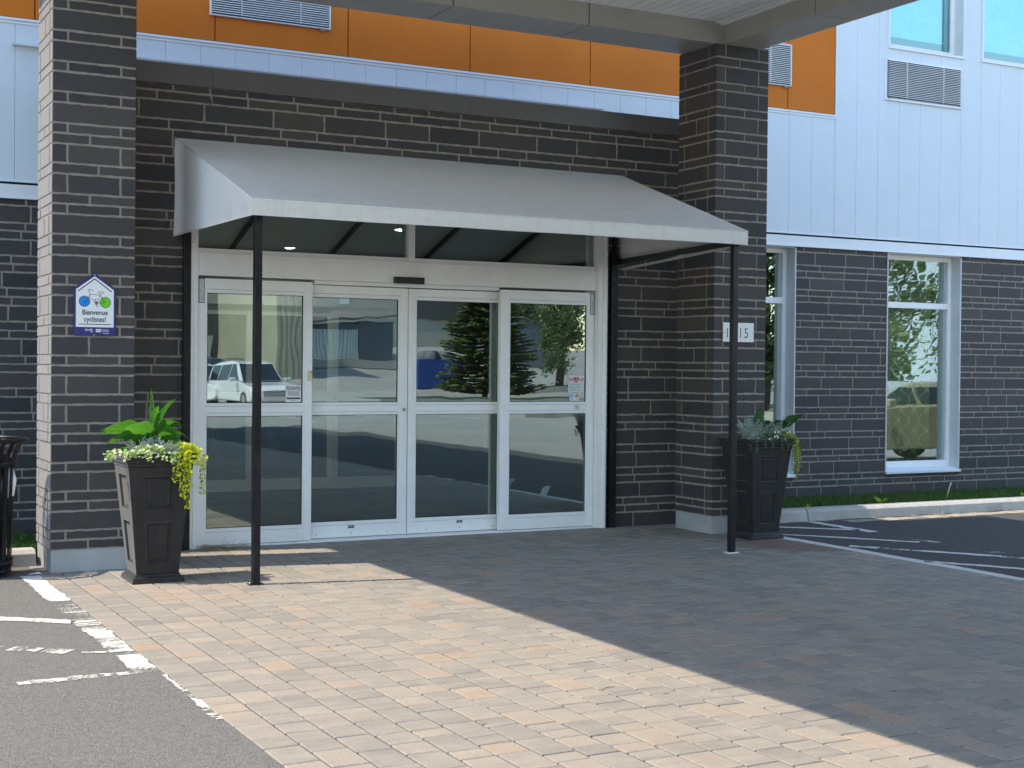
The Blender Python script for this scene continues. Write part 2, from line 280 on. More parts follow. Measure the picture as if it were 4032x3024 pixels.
# ------------------------------------------------------------------ mesh builder
class MB:
    def __init__(s): s.v = []; s.f = []; s.mi = []; s.r = []; s.sm = []
    def face(s, vs, mi=0, r=0.5, sm=False):
        b = len(s.v); s.v += [tuple(p) for p in vs]; s.f.append(tuple(range(b, b+len(vs)))); s.mi.append(mi); s.r.append(r); s.sm.append(sm)
    def raw(s, vs, fs, mi=0, r=0.5, sm=False):
        b = len(s.v); s.v += [tuple(p) for p in vs]
        for f in fs: s.f.append(tuple(b+i for i in f)); s.mi.append(mi); s.r.append(r); s.sm.append(sm)
    def box(s, x0, x1, y0, y1, z0, z1, mi=0, r=0.5):
        v = [(x, y, z) for x in (x0, x1) for y in (y0, y1) for z in (z0, z1)]
        s.raw(v, [(0, 1, 3, 2), (4, 6, 7, 5), (0, 4, 5, 1), (2, 3, 7, 6), (0, 2, 6, 4), (1, 5, 7, 3)], mi, r)
    def bar(s, a, b, wx, wz, mi=0, up=(0, 0, 1), r=0.5):
        a, b = Vector(a), Vector(b); d = (b-a).normalized(); u = Vector(up)
        sd = d.cross(u).normalized() if abs(d.dot(u)) < 0.99 else Vector((1, 0, 0)); u = sd.cross(d).normalized()
        v = [p + sd*i*wx/2 + u*j*wz/2 for p in (a, b) for i, j in ((-1, -1), (1, -1), (1, 1), (-1, 1))]
        s.raw(v, [(0, 1, 2, 3), (7, 6, 5, 4), (0, 4, 5, 1), (1, 5, 6, 2), (2, 6, 7, 3), (3, 7, 4, 0)], mi, r)
    def tube(s, pts, rad, n=8, mi=0, r=0.5, cap=True):
        pts = [Vector(p) for p in pts]; m = len(pts)
        rad = rad if isinstance(rad, (list, tuple)) else [rad]*m
        vs = []
        for i, p in enumerate(pts):
            d = (pts[min(i+1, m-1)] - pts[max(i-1, 0)]).normalized()
            a = d.cross(Vector((0, 0, 1))); a = a.normalized() if a.length > 0.05 else Vector((1, 0, 0)); b = d.cross(a).normalized()
            vs += [p + (a*cos(2*pi*k/n) + b*sin(2*pi*k/n))*rad[i] for k in range(n)]
        fs = [(i*n+k, i*n+(k+1) % n, (i+1)*n+(k+1) % n, (i+1)*n+k) for i in range(m-1) for k in range(n)]
        if cap: fs += [tuple(range(n))[::-1], tuple((m-1)*n+k for k in range(n))]
        s.raw(vs, fs, mi, r, True)
    def lathe(s, prof, c=(0, 0, 0), n=32, mi=0, r=0.5):
        vs = [(c[0]+q*cos(2*pi*k/n), c[1]+q*sin(2*pi*k/n), c[2]+z) for q, z in prof for k in range(n)]
        m = len(prof)
        s.raw(vs, [(i*n+k, i*n+(k+1) % n, (i+1)*n+(k+1) % n, (i+1)*n+k) for i in range(m-1) for k in range(n)], mi, r, True)
    def disc(s, c, rad, nrm=(0, -1, 0), n=28, mi=0, r=0.5, inner=0):
        c = Vector(c); nrm = Vector(nrm).normalized(); a = nrm.cross(Vector((0, 0, 1)))
        a = a.normalized() if a.length > .01 else Vector((1, 0, 0)); b = nrm.cross(a)
        P = [c + (a*cos(2*pi*k/n)+b*sin(2*pi*k/n))*rad for k in range(n)]
        if not inner: s.face(P, mi, r)
        else:
            Q = [c + (a*cos(2*pi*k/n)+b*sin(2*pi*k/n))*inner for k in range(n)]
            for k in range(n): s.face([P[k], P[(k+1) % n], Q[(k+1) % n], Q[k]], mi, r)
    def build(s, name, mats, parent=None, loc=None, bevel=0, solid=0, label=None):
        me = bpy.data.meshes.new(name); me.from_pydata(s.v, [], s.f)
        if not isinstance(mats, (list, tuple)): mats = [mats]
        for m in mats: me.materials.append(m)
        me.polygons.foreach_set('material_index', s.mi); me.polygons.foreach_set('use_smooth', s.sm)
        at = me.attributes.new('rnd', 'FLOAT', 'FACE'); at.data.foreach_set('value', s.r)
        me.update()
        o = bpy.data.objects.new(name, me); COL.objects.link(o)
        if parent: o.parent = parent
        if loc is not None: o.location = loc
        if solid:
            q = o.modifiers.new('s', 'SOLIDIFY'); q.thickness = solid; q.offset = 0
        if bevel:
            q = o.modifiers.new('b', 'BEVEL'); q.width = bevel; q.segments = 2; q.limit_method = 'ANGLE'; q.angle_limit = RD(40)
            q.use_clamp_overlap = True
        if label: o['label'] = label
        return o
def weld(o, d=1e-4):
    bm = bmesh.new(); bm.from_mesh(o.data); bmesh.ops.remove_doubles(bm, verts=bm.verts, dist=d); bm.to_mesh(o.data); bm.free()
def empty(name, loc=(0, 0, 0), rz=0):
    o = bpy.data.objects.new(name, None); COL.objects.link(o); o.location = loc; o.rotation_euler = (0, 0, rz); o.empty_display_size = 0.2
    return o
def tag(o, label=None, cat=None, group=None, kind=None):
    if label: o['label'] = label
    if cat: o['category'] = cat
    if group: o['group'] = group
    if kind: o['kind'] = kind
    return o
def struct(o, label=None, cat=None): return tag(o, label, cat, None, 'structure')
def copy_tree(o, parent=None):
    c = o.copy(); COL.objects.link(c); c.parent = parent
    for ch in [q for q in bpy.data.objects if q.parent == o]: copy_tree(ch, c)
    return c
def text_mb(mb, txt, x, y, z, size, mi=0, sx=1.0, off=0.0, align='LEFT', shear=0, ext=0.0):
    cu = bpy.data.curves.new('t', 'FONT'); cu.body = txt; cu.size = size; cu.align_x = align; cu.offset = off; cu.shear = shear
    o = bpy.data.objects.new('t', cu); COL.objects.link(o)
    dg = bpy.context.evaluated_depsgraph_get(); me = bpy.data.meshes.new_from_object(o.evaluated_get(dg))
    vs = [(x + v.co.x*sx, y, z + v.co.y) for v in me.vertices]
    mb.raw(vs, [tuple(p.vertices) for p in me.polygons], mi)
    bpy.data.objects.remove(o); bpy.data.curves.remove(cu); bpy.data.meshes.remove(me)

# ------------------------------------------------------------------ ground
PX0, PX1, PYF, PYB = 1.835, 8.52, -11.0, 12.0
def gz(y):
    if y > -42: return 0.0
    return min(3.0, (-42-y)*0.10)
g = MB()
ys = [-400, -150, -110, -86, -72, -60, -50, -42, -30, -20, PYF, PYB, 40, 120]
for a, b in zip(ys, ys[1:]):
    for x0, x1 in ((-250, PX0), (PX0, PX1), (PX1, 300)):
        if a == PYF and x0 == PX0: continue
        g.face([(x0, a, gz(a)-.004), (x1, a, gz(a)-.004), (x1, b, gz(b)-.004), (x0, b, gz(b)-.004)])
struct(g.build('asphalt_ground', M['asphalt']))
g = MB(); g.face([(PX0, PYF, -.014), (PX1, PYF, -.014), (PX1, PYB, -.014), (PX0, PYB, -.014)])
for x in (PX0, PX1): g.face([(x, PYF, -.014), (x, PYB, -.014), (x, PYB, -.004), (x, PYF, -.004)])
struct(g.build('paving_joint_sand', M['sand']))

def paving():
    mb = MB(); W = 0.1665; n = int((PX1-PX0)/W)
    W = (PX1-PX0)/n; gap = 0.0052
    for i in range(n):
        x0 = PX0 + i*W; y = PYB - random.random()*0.1
        mb_y = PYB
        while mb_y > PYF:
            L = random.choice([0.125, 0.166, 0.166, 0.25, 0.25, 0.25]); y1 = max(mb_y-L, PYF)
            r = random.random()
            if r > 0.93: r = 0.86 + (r-.93)*2
            else: r = r*0.80
            if 2.2 < x0 < 3.1 and 9.0 < y1 < 10.3 and random.random() < .5: r = random.uniform(.84, 1)
            z = random.uniform(-0.0012, 0.0012)
            b = 0.0045; a0, a1, c0, c1 = x0+gap, x0+W-gap, y1+gap, mb_y-gap
            if c1-c0 > 0.03:
                vis = mb_y > 1.0
                if vis:
                    j = lambda: random.uniform(-.0012, .0012)
                    o = [(a0+j(), c0+j(), -.013), (a1+j(), c0+j(), -.013), (a1+j(), c1+j(), -.013), (a0+j(), c1+j(), -.013)]
                    o2 = [(p[0], p[1], z-.004) for p in o]
                    t = [(a0+b, c0+b, z), (a1-b, c0+b, z), (a1-b, c1-b, z), (a0+b, c1-b, z)]
                    mb.raw(o+o2+t, [(8, 9, 10, 11)]+[(k, (k+1) % 4, 4+(k+1) % 4, 4+k) for k in range(4)]+[(4+k, 4+(k+1) % 4, 8+(k+1) % 4, 8+k) for k in range(4)], 0, r)
                else:
                    mb.face([(a0, c0, z), (a1, c0, z), (a1, c1, z), (a0, c1, z)], 0, r)
            mb_y = y1
    return mb
struct(paving().build('paved_entrance', M['paver']))

# painted lines
pm = MB(); ZP = 0.0
def pline(pts, wd, wear=0.1, y_jit=.012):
    for (a, b) in zip(pts, pts[1:]):
        a, b = Vector((*a, ZP)), Vector((*b, ZP)); d = (b-a); L = d.length; d.normalize(); sd = Vector((-d.y, d.x, 0))
        n = max(2, int(L/.03)); P = []; ji = [0, 0]
        for i in range(n+1):
            for q_ in (0, 1): ji[q_] = ji[q_]*.6+random.gauss(0, y_jit*.55)
            c = a+d*L*i/n; P.append((c-sd*(wd/2+ji[0]), c+sd*(wd/2+ji[1])))
        for p, q_ in zip(P, P[1:]): pm.face([p[0], q_[0], q_[1], p[1]], 0, wear+random.gauss(0, .04))
def prect(x0, x1, y0, y1, wear): pline([((x0+x1)/2, y0), ((x0+x1)/2, y1)], x1-x0, wear, .008)
prect(1.69, 1.832, 9.75, 11.0, .05); prect(1.69, 1.83, 8.56, 9.75, .29); prect(1.70, 1.832, 7.9, 8.56, .17); prect(1.705, 1.83, 7.8, 7.9, .36); prect(1.70, 1.832, 7.32, 7.8, .13)
prect(1.805, 1.833, 6.2, 7.32, .22); prect(1.69, 1.81, -6, 6.0, .5)
for k, (y, wr) in enumerate(((9.62, .5), (8.62, .02), (7.70, .12))):
    e = 0.0
pline([(0.6, 9.78), (1.70, 8.93)], .11, .12); pline([(0.6, 8.78), (1.5, 8.02)], .11, .17); pline([(1.56, 7.98), (1.68, 7.92)], .04, .1)
pline([(1.12, 7.33), (1.45, 7.34), (1.83, 7.33)], .075, .17); pline([(0.6, 10.7), (1.68, 10.06)], .05, .45); pline([(0.4, 11.2), (0.4, 4)], .11, .3)
prect(8.505, 8.64, 7.95, 11.2, -.05); prect(8.51, 8.63, 5.5, 7.95, .22); prect(8.51, 8.63, -6, 5.5, .4)
pline([(9.74, 11.72), (9.70, 10.6)], .12, -.05); pline([(9.70, 10.6), (9.62, 8.7)], .12, .32); pline([(9.62, 8.7), (9.6, 4)], .12, .4)
pline([(8.66, 11.72), (9.10, 11.34), (9.70, 10.80)], .10, -.05); pline([(8.66, 10.86), (8.95, 10.56), (9.53, 9.80)], .095, .0)
pline([(8.72, 9.85), (9.18, 9.18), (9.58, 8.56)], .11, .12); pline([(8.62, 8.80), (9.0, 8.17), (9.3, 7.7)], .10, .12); pline([(8.7, 7.6), (9.5, 6.3)], .10, .2)
# bay lines far off in the car park (seen in the glass)
for k in range(7): pline([(14+k*2.8, -14), (14+k*2.8, -19)], .12, .1)
pline([(12, -10.2), (34, -12.2)], .12, .2)
struct(pm.build('painted_ground_marking', M['paint']))
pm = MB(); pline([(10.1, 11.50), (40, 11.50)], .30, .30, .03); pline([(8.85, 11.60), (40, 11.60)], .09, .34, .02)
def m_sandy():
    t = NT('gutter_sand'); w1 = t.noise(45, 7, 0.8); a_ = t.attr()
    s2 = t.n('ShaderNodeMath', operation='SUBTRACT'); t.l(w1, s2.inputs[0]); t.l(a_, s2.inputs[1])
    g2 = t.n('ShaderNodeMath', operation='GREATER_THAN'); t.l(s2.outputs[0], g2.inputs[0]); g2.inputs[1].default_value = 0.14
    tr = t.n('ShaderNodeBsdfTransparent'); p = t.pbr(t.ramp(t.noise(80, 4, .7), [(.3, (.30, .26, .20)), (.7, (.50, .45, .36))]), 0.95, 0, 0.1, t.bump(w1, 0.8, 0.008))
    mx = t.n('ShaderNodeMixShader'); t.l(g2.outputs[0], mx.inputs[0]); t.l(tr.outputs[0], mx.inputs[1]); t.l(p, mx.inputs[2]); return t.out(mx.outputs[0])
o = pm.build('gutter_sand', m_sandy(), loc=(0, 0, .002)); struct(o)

def kerb(x0, x1, y0, y1, h, ends=True):
    mb = MB(); n = max(1, int((x1-x0)/0.92)); L = (x1-x0)/n
    for i in range(n):
        a = x0+i*L+.004; b = x0+(i+1)*L-.004; j = random.uniform(-.004, .004)
        mb.raw([(a, y0+j, -.02), (b, y0+j, -.02), (b, y0+.012+j, h-.03), (a, y0+.012+j, h-.03), (a, y0+.045+j, h), (b, y0+.045+j, h), (b, y1, h), (a, y1, h), (a, y1, -.02), (b, y1, -.02)],
               [(0, 1, 2, 3), (3, 2, 5, 4), (4, 5, 6, 7), (7, 6, 9, 8), (1, 9, 6, 5, 2), (0, 3, 4, 7, 8)])
    return mb
o = kerb(8.80, 40, 11.64, 11.84, .125).build('kerb_east', M['kerb'], bevel=.004); struct(o)
o = kerb(-30, 1.90, 11.52, 11.72, .125).build('kerb_west', M['kerb'], bevel=.004); struct(o)
YW = 13.6
def lawn(name, x0, x1, y0, z0, y1, z1):
    mb = MB(); mb.face([(x0, y0, z0), (x1, y0, z0), (x1, y1, z1), (x0, y1, z1)])
    for x in (x0, x1): mb.face([(x, y0, -.02), (x, y0, z0), (x, y1, z1), (x, y1, -.02)])
    return struct(mb.build(name, M['lawn']))
lawn('lawn_east', 8.80, 40, 11.84, .11, YW, 0.01); lawn('lawn_west', -30, 2.1, 11.72, .11, YW, 0.01)
gr = MB()
def blades(n, x0, x1, y0, y1, zf, h0=.03, h1=.065):
    for _ in range(n):
        x = random.uniform(x0, x1); y = random.uniform(y0, y1); z = zf(y); h = random.uniform(h0, h1); a = random.uniform(0, pi); w_ = random.uniform(.003, .006)
        dx, dy = cos(a)*w_, sin(a)*w_; lx, ly = random.gauss(0, .018), random.gauss(0, .018)
        gr.face([(x-dx, y-dy, z-.005), (x+dx, y+dy, z-.005), (x+lx, y+ly, z+h)], 0, random.random())
blades(26000, 9.0, 15.8, 11.84, 13.58, lambda y: .11-(y-11.84)*.1/1.76)
blades(1600, 9.0, 15.8, 11.84, 11.93, lambda y: .11, .04, .09)
blades(7000, 1.0, 2.1, 11.72, 13.58, lambda y: .11-(y-11.72)*.1/1.88)
tag(gr.build('grass', M['grass']), 'short green grass between kerb and brick wall', 'grass', kind='stuff')

# ------------------------------------------------------------------ brick walls
def brick_wall(rows, u0, u1, to3, holes=(), joints=None, rng=None, wobble=.0028, T=(.32, .62), Sh=(.22, .46), weep=()):
    """rows: z boundaries; to3(u, d, z) -> 3D point (d = distance proud of the mortar)"""
    rng = rng or random; mb = MB(); m = .0085; P = .0045
    for i, (z0, z1) in enumerate(zip(rows, rows[1:])):
        tall = (z1-z0) > .11
        segs = [(u0, u1)]
        for h in holes:
            if z1 > h[2]+.01 and z0 < h[3]-.01:
                ns = []
                for a, b in segs:
                    if h[1] <= a or h[0] >= b: ns.append((a, b)); continue
                    if h[0] > a: ns.append((a, h[0]))
                    if h[1] < b: ns.append((h[1], b))
                segs = ns
        for a, b in segs:
            if joints: cuts = [a]+[u0+q for q in joints[i % len(joints)] if a < u0+q < b]+[b]
            else:
                cuts = [a]; x = a - rng.uniform(0, .2)
                while True:
                    x += rng.uniform(*(T if tall else Sh))
                    if x > b-.08: break
                    if x > a+.08: cuts.append(x)
                cuts.append(b)
            for k, (p, q) in enumerate(zip(cuts, cuts[1:])):
                ea = m if k > 0 or p > u0+.001 else 0
                eb = m if k < len(cuts)-2 or q < u1-.001 else 0
                A, B, C, D = p+(m if k > 0 else 0), q-(m if k < len(cuts)-2 else 0), z0+m, z1-m
                if B-A < .02: continue
                pts = []
                def edge(x0, y0, x1, y1):
                    n = max(1, int(math.hypot(x1-x0, y1-y0)/.035))
                    for t in range(n):
                        s = t/n; jj = rng.uniform(-wobble, wobble)
                        if t == 0: jj = 0
                        if abs(x1-x0) > abs(y1-y0): pts.append((x0+(x1-x0)*s, y0+jj))
                        else: pts.append((x0+(0 if t == 0 or (x0 <= u0+.001 or x0 >= u1-.001) else jj), y0+(y1-y0)*s))
                edge(A, C, B, C); edge(B, C, B, D); edge(B, D, A, D); edge(A, D, A, C)
                n = len(pts); r = rng.random(); dd = P+rng.uniform(-.0008, .0008)
                top = [to3(x, dd, z) for x, z in pts]; bot = [to3(x, -.004, z) for x, z in pts]
                mb.raw(top+bot, [tuple(range(n))]+[((j+1) % n, j, n+j, n+(j+1) % n) for j in range(n)], 0, r)
        for ww in weep:
            if abs(ww[1]-z0) < .04: mb.raw([to3(ww[0]+dx, .0006, z0+dz) for dx, dz in ((-.006, .0), (.006, .0), (.006, (z1-z0)*.55), (-.006, (z1-z0)*.55))], [(0, 1, 2, 3)], 2, .5)
    # mortar plane with holes
    us = sorted(set([u0, u1]+[h[0] for h in holes]+[h[1] for h in holes])); zs = sorted(set([rows[0], rows[-1]]+[min(max(h[2], rows[0]), rows[-1]) for h in holes]+[min(max(h[3], rows[0]), rows[-1]) for h in holes]))
    for a, b in zip(us, us[1:]):
        if a < u0 or b > u1: continue
        for c, d in zip(zs, zs[1:]):
            cu, cz = (a+b)/2, (c+d)/2
            if any(h[0] < cu < h[1] and h[2] < cz < h[3] for h in holes): continue
            mb.raw([to3(a, 0, c), to3(b, 0, c), to3(b, 0, d), to3(a, 0, d)], [(0, 1, 2, 3)], 1, .5)
    return mb
BM = [M['brick'], M['mortar'], M['dark']]
GRID = [.17, .244, .317, .466, .541, .616, .765, .837, .984, 1.059, 1.136, 1.281, 1.358, 1.505, 1.582, 1.658, 1.804, 1.884, 1.964, 2.115, 2.195, 2.275, 2.42, 2.5, 2.58, 2.735, 2.812, 2.89, 3.04, 3.12,
        3.268, 3.347, 3.425, 3.58, 3.662, 3.815, 3.893, 4.047, 4.127, 4.287, 4.365, 4.525, 4.61, 4.742]
# ------------------------------------------------------------------ porte-cochere
cano = empty('entrance_canopy', (5.32, 0.7, 0))
tag(cano, 'flat canopy with taupe beams on two square brick pillars over the entrance paving', 'canopy')
def CL(o): o.parent = cano; o.location = Vector(o.location) - Vector((5.32, .7, 0)); return o
J0, J1, J2, J3 = [], [.107, .507], [.275], [.34]
seqL = [J2, J1, J0, J2, J1, J2, J1, J2, J1, J2, J1, J0, J1, J0, J1, J2, J1, J0, J1, J0, J1, J2, J0, J1, J0, J1, J2, J1, J3, J1, J2, J1, J0, J1, J0, J1, J0, J1, J0, J1, J0, J1, J0]
seqR = [J1, J2, J1, J2, J1, J0, J1, J2, J1, J2, J1, J2, J1, J2, J1, J0, J1, J2, J1, J0, J1, J2, J1, J2, J1, J0, J1, J0, J1, J0, J1, J3, J1, J2, J1, J3, J1, J3, J1, J3, J1, J2, J1]
sideseq = [[.10], [.10, .50], [.50], [.30, .50], [.12, .5], [.10], [.5]]
def pillar(x0, y0, seq, rs, side_off, label):
    rng = random.Random(rs); S_ = .62; x1, y1 = x0+S_, y0+S_
    root = None; mb = MB()
    parts = [brick_wall(GRID, x0, x1, lambda u, d, z: (u, y0-d, z), joints=seq, rng=rng),
             brick_wall(GRID, 0, S_, lambda u, d, z: (x0-d, y1-u, z), joints=sideseq[side_off:]+sideseq[:side_off], rng=rng),
             brick_wall(GRID, 0, S_, lambda u, d, z: (x1+d, y0+u, z), joints=sideseq, rng=rng),
             brick_wall(GRID, 0, S_, lambda u, d, z: (x1-u, y1+d, z), joints=sideseq, rng=rng)]
    for p in parts:
        b = len(mb.v); mb.v += p.v; mb.f += [tuple(b+i for i in f) for f in p.f]; mb.mi += p.mi; mb.r += p.r; mb.sm += p.sm
    o = CL(mb.build('brick_pillar', BM, label=label))
    q = MB(); q.box(x0+.004, x1-.004, y0+.004, y1-.004, 0-.02, .17); pl = q.build('plinth', M['plinth'], bevel=.004); pl.parent = o
    return o
pillar(1.93, 11.085, seqL, 3, 0, 'brick pillar with the cyclist welcome sign')
pillar(8.10, 11.10, seqR, 4, 2, 'brick pillar with the house number plate')
pillar(1.93, -10.4, seqL, 5, 1, 'far brick pillar behind the viewer'); pillar(8.10, -10.4, seqR, 6, 3, 'far brick pillar behind the viewer')
ZB, ZS, ZT = 4.742, 4.945, 4.988
XA0, XA1, XB0, XB1 = 1.995, 2.435, 8.205, 8.65
YA0, YA1 = 11.125, 11.685; YF = -10.40
def beam(name, x0, x1, y0, y1, cuts_axis, cuts, z1):
    mb = MB(); gp = .006; cs = sorted(cuts); ax = cuts_axis
    lo, hi = ((x0, x1), (y0, y1))[ax]; e = [lo]+cs+[hi]
    for a, b in zip(e, e[1:]):
        A = a+(gp if a != lo else 0); B = b-(gp if b != hi else 0)
        if ax == 0: mb.box(A, B, y0, y1, ZB, z1)
        else: mb.box(x0, x1, A, B, ZB, z1)
    i = .02
    if ax == 0: mb.box(x0+.01, x1-.01, y0+i, y1-i, ZB+i, z1-i, 1)
    else: mb.box(x0+i, x1-i, y0+.01, y1-.01, ZB+i, z1-i, 1)
    return CL(mb.build(name, [M['beam'], M['dark']], bevel=.003))
beam('beam', XA1+.002, XB0-.002, YA0, YA1, 0, [2.6, 3.95, 5.30, 6.68], 4.986)
beam('beam', XB0, XB1, YF, YA1+.003, 1, [9.79-2.8*k for k in range(0, 8)], ZT)
beam('beam', XA0, XA1, YF, YA1+.003, 1, [9.79-2.8*k for k in range(0, 8)], ZT)
beam('beam', XA1+.002, XB0-.002, YF, YF+.5, 0, [3.95, 5.30, 6.68], 4.986)
q = MB(); q.box(1.627, 9.05, YF-.2, 11.85, 4.99, 5.35); q.box(1.627, 7.70, 11.85, 12.30, 4.99, 5.35); CL(q.build('roof_deck', M['beam'], bevel=.004))
q = MB(); q.box(1.627, XA0-.002, YF-.2, 11.85, 4.955, 4.985); q.box(XB1+.002, 9.05, YF-.2, 11.85, 4.955, 4.985); CL(q.build('eave_soffit', M['soffit']))
q = MB(); x = XA1; i = 0
while x < XB0-.001:
    b = min(x+.1105, XB0); h = ZS+(.0 if i % 5 else .0)
    q.box(x+.009, b-.009, YF+.5, YA0-.002, h, h+.02); q.face([(x-.006, YF+.5, h+.012), (x+.006, YF+.5, h+.012), (x+.006, YA0-.002, h+.012), (x-.006, YA0-.002, h+.012)], 1)
    x = b; i += 1
CL(q.build('soffit', [M['soffit'], M['dark']]))
q = MB()
q.box(XB0-.05, XB0-.001, YF+.5, YA0-.002, ZS-.022, ZS-.006); q.box(XB0-.10, XB0-.065, YF+.5, YA0-.002, ZS-.014, ZS-.004)
CL(q.build('soffit_trim', M['soffit'], bevel=.003))

# ------------------------------------------------------------------ hotel building (wing walls at YW)
K = 13.6/12.7
hot = empty('hotel_building', (8, YW, 0)); tag(hot, 'white and orange clad hotel facade above a dark brick ground floor', 'building')
def HL(o): o.parent = hot; o.location = Vector(o.location) - Vector((8, YW, 0)); return o
zc = lambda z: 1.6+(z-1.6)*K
WR = [0.0]+[zc(z) for z in (.252, .325, .394, .539, .604, .679, .814, .885, 1.027, 1.093, 1.166, 1.304, 1.377, 1.516, 1.586, 1.656, 1.803, 1.873, 1.95, 2.087, 2.162, 2.238, 2.374, 2.444, 2.517, 2.654, 2.729, 2.798, 2.947)]+[3.13]
OPEN = [(9.87, 11.125, .29, 3.13), (12.625, 13.88, .29, 3.13), (15.4, 16.65, .29, 3.13)]
rng = random.Random(11)
wp = [(x, .02) for x in (10.0, 10.53, 11.32, 11.82, 12.62, 13.45, 14.2, 15.0)] + [(11.3, 1.66), (11.75, 1.66), (11.64, 2.9), (14.45, 2.88), (14.1, 1.66), (-.2, 1.66), (.9, .02), (1.5, 2.9)]
HL(brick_wall(WR[:3], 8.78, 18.0, lambda u, d, z: (u, YW-d, z), rng=rng, weep=wp).build('brick_wall', BM))
for a_, b_ in ((8.78, 9.87), (11.125, 12.625), (13.88, 15.4), (16.65, 18.0)):
    HL(brick_wall(WR[2:], a_, b_, lambda u, d, z: (u, YW-d, z), rng=rng, weep=[q_ for q_ in wp if a_+.05 < q_[0] < b_-.05]).build('brick_wall', BM))
for a_, b_ in ((9.87, 11.125), (12.625, 13.88), (15.4, 16.65)):
    q = MB(); q.box(a_, b_, YW+.0, YW+.1, WR[2], .27); HL(q.build('brick_wall', M['brick']))
HL(brick_wall(WR, -3.0, 2.40, lambda u, d, z: (u, YW-d, z), rng=rng, weep=wp).build('brick_wall', BM))
for a_, b_ in ((-30, -3.0), (18.0, 45)):
    q = MB(); q.box(a_, b_, YW, YW+.2, 0, 3.13); HL(q.build('far_wall', M['brick']))
# cladding
ZF0, ZF1, ZG1 = 3.108, 3.232, 3.268; ZO = 4.745; ZTOP = 16.5
UW = [(12.60, 13.87, 5.715, 7.5), (14.23, 15.48, 5.715, 7.5)]
AC = [(3.847, 5.066, 5.03, 5.50), (9.775, 10.995, 5.055, 5.53), (12.56, 13.82, 5.07, 5.54)]
q = MB()
jx = []; x = 3.4227-.3455*30
while x < 9.5: jx.append(x); x += .3450
x = 11.009-.3545*3
while x < 46: jx.append(x); x += .3545
jx = [-30]+[v for v in jx if v > -30]+[46]
def clad(x0, x1, z0, z1, holes, mi=0, edges=None, gap=.0014, d=.012, y=YW):
    es = [x0]+[v for v in (edges or jx) if x0+.01 < v < x1-.01]+[x1]
    for a, b in zip(es, es[1:]):
        A, B = a+gap, b-gap
        segs = [(z0, z1)]
        xs = [A, B]
        for h in holes:
            for v in (h[0], h[1]):
                if A+.004 < v < B-.004: xs.append(v)
        xs = sorted(xs)
        for p, r in zip(xs, xs[1:]):
            seg = [(z0, z1)]
            for h in holes:
                if h[0]-.001 <= p and r <= h[1]+.001:
                    ns = []
                    for c, e in seg:
                        if h[2] >= e or h[3] <= c: ns.append((c, e)); continue
                        if h[2] > c: ns.append((c, h[2]))
                        if h[3] < e: ns.append((h[3], e))
                    seg = ns
            for c, e in seg: q.box(p, r, y-d, y+.01, c, e, mi, random.random())
XOR = 11.716
clad(-30, XOR+.02, ZG1, ZO-.002, []); clad(XOR+.02, 46, ZG1, ZTOP, UW+[AC[2]])
HL(q.build('white_cladding', M['white'], bevel=.0016))
q = MB(); oe = [2.20-1.4*3, 2.20-1.4*2, 2.20-1.4, 2.20, 3.892, 5.28, 6.674, 8.177, 9.58, 10.977]
clad(-30, XOR, ZO+.02, ZTOP, [AC[0], AC[1]], 0, oe, .0055, .016)
HL(q.build('orange_cladding', M['orange'], bevel=.002))
q = MB()
q.box(-30, UW[0][0], YW+.012, YW+.2, ZG1-.08, ZTOP, 1); q.box(UW[0][0], 46, YW+.012, YW+.2, ZG1-.08, UW[0][2], 1); q.box(UW[0][0], 46, YW+.012, YW+.2, UW[0][3], ZTOP, 1)
q.box(UW[0][1], UW[1][0], YW+.012, YW+.2, UW[0][2], UW[0][3], 1); q.box(UW[1][1], 46, YW+.012, YW+.2, UW[0][2], UW[0][3], 1)
q.box(-30, 45, YW+.2, YW+12, ZTOP-.2, ZTOP); q.box(-30, 45, YW+12, YW+12.2, 0, ZTOP)
HL(q.build('wall_backing', [M['roof'], M['dark']]))
q = MB()   # trims and flashings
q.box(-30, XOR+.03, YW-.030, YW-.002, ZO-.012, ZO+.012); q.box(-30, XOR+.03, YW-.020, YW-.002, ZO-.04, ZO-.014)
q.box(XOR+.004, XOR+.022, YW-.028, YW-.002, ZO+.012, ZTOP)
q.box(-30, 46, YW-.034, YW+.0, ZF0, ZF1); q.box(-30, 46, YW-.046, YW-.0, ZF0-.008, ZF0+.006); q.box(-30, 46, YW-.022, YW-.002, ZG1-.012, ZG1+.004)
HL(q.build('white_flashing', M['flashw'], bevel=.002))
q = MB(); q.box(-30, 46, YW-.004, YW+.01, ZF1, ZG1-.012); q.box(XOR-.006, XOR+.004, YW-.008, YW+.01, ZO+.02, ZTOP)
HL(q.build('shadow_gap', M['dark']))
q = MB(); q.box(2.0, 8.35, YW-.06, YW-.013, 4.505, 4.512); q.box(2.0, 8.35, YW-.02, YW-.013, 4.512, 4.522, 1); HL(q.build('ledge_flashing', [M['flashw'], M['dark']]))

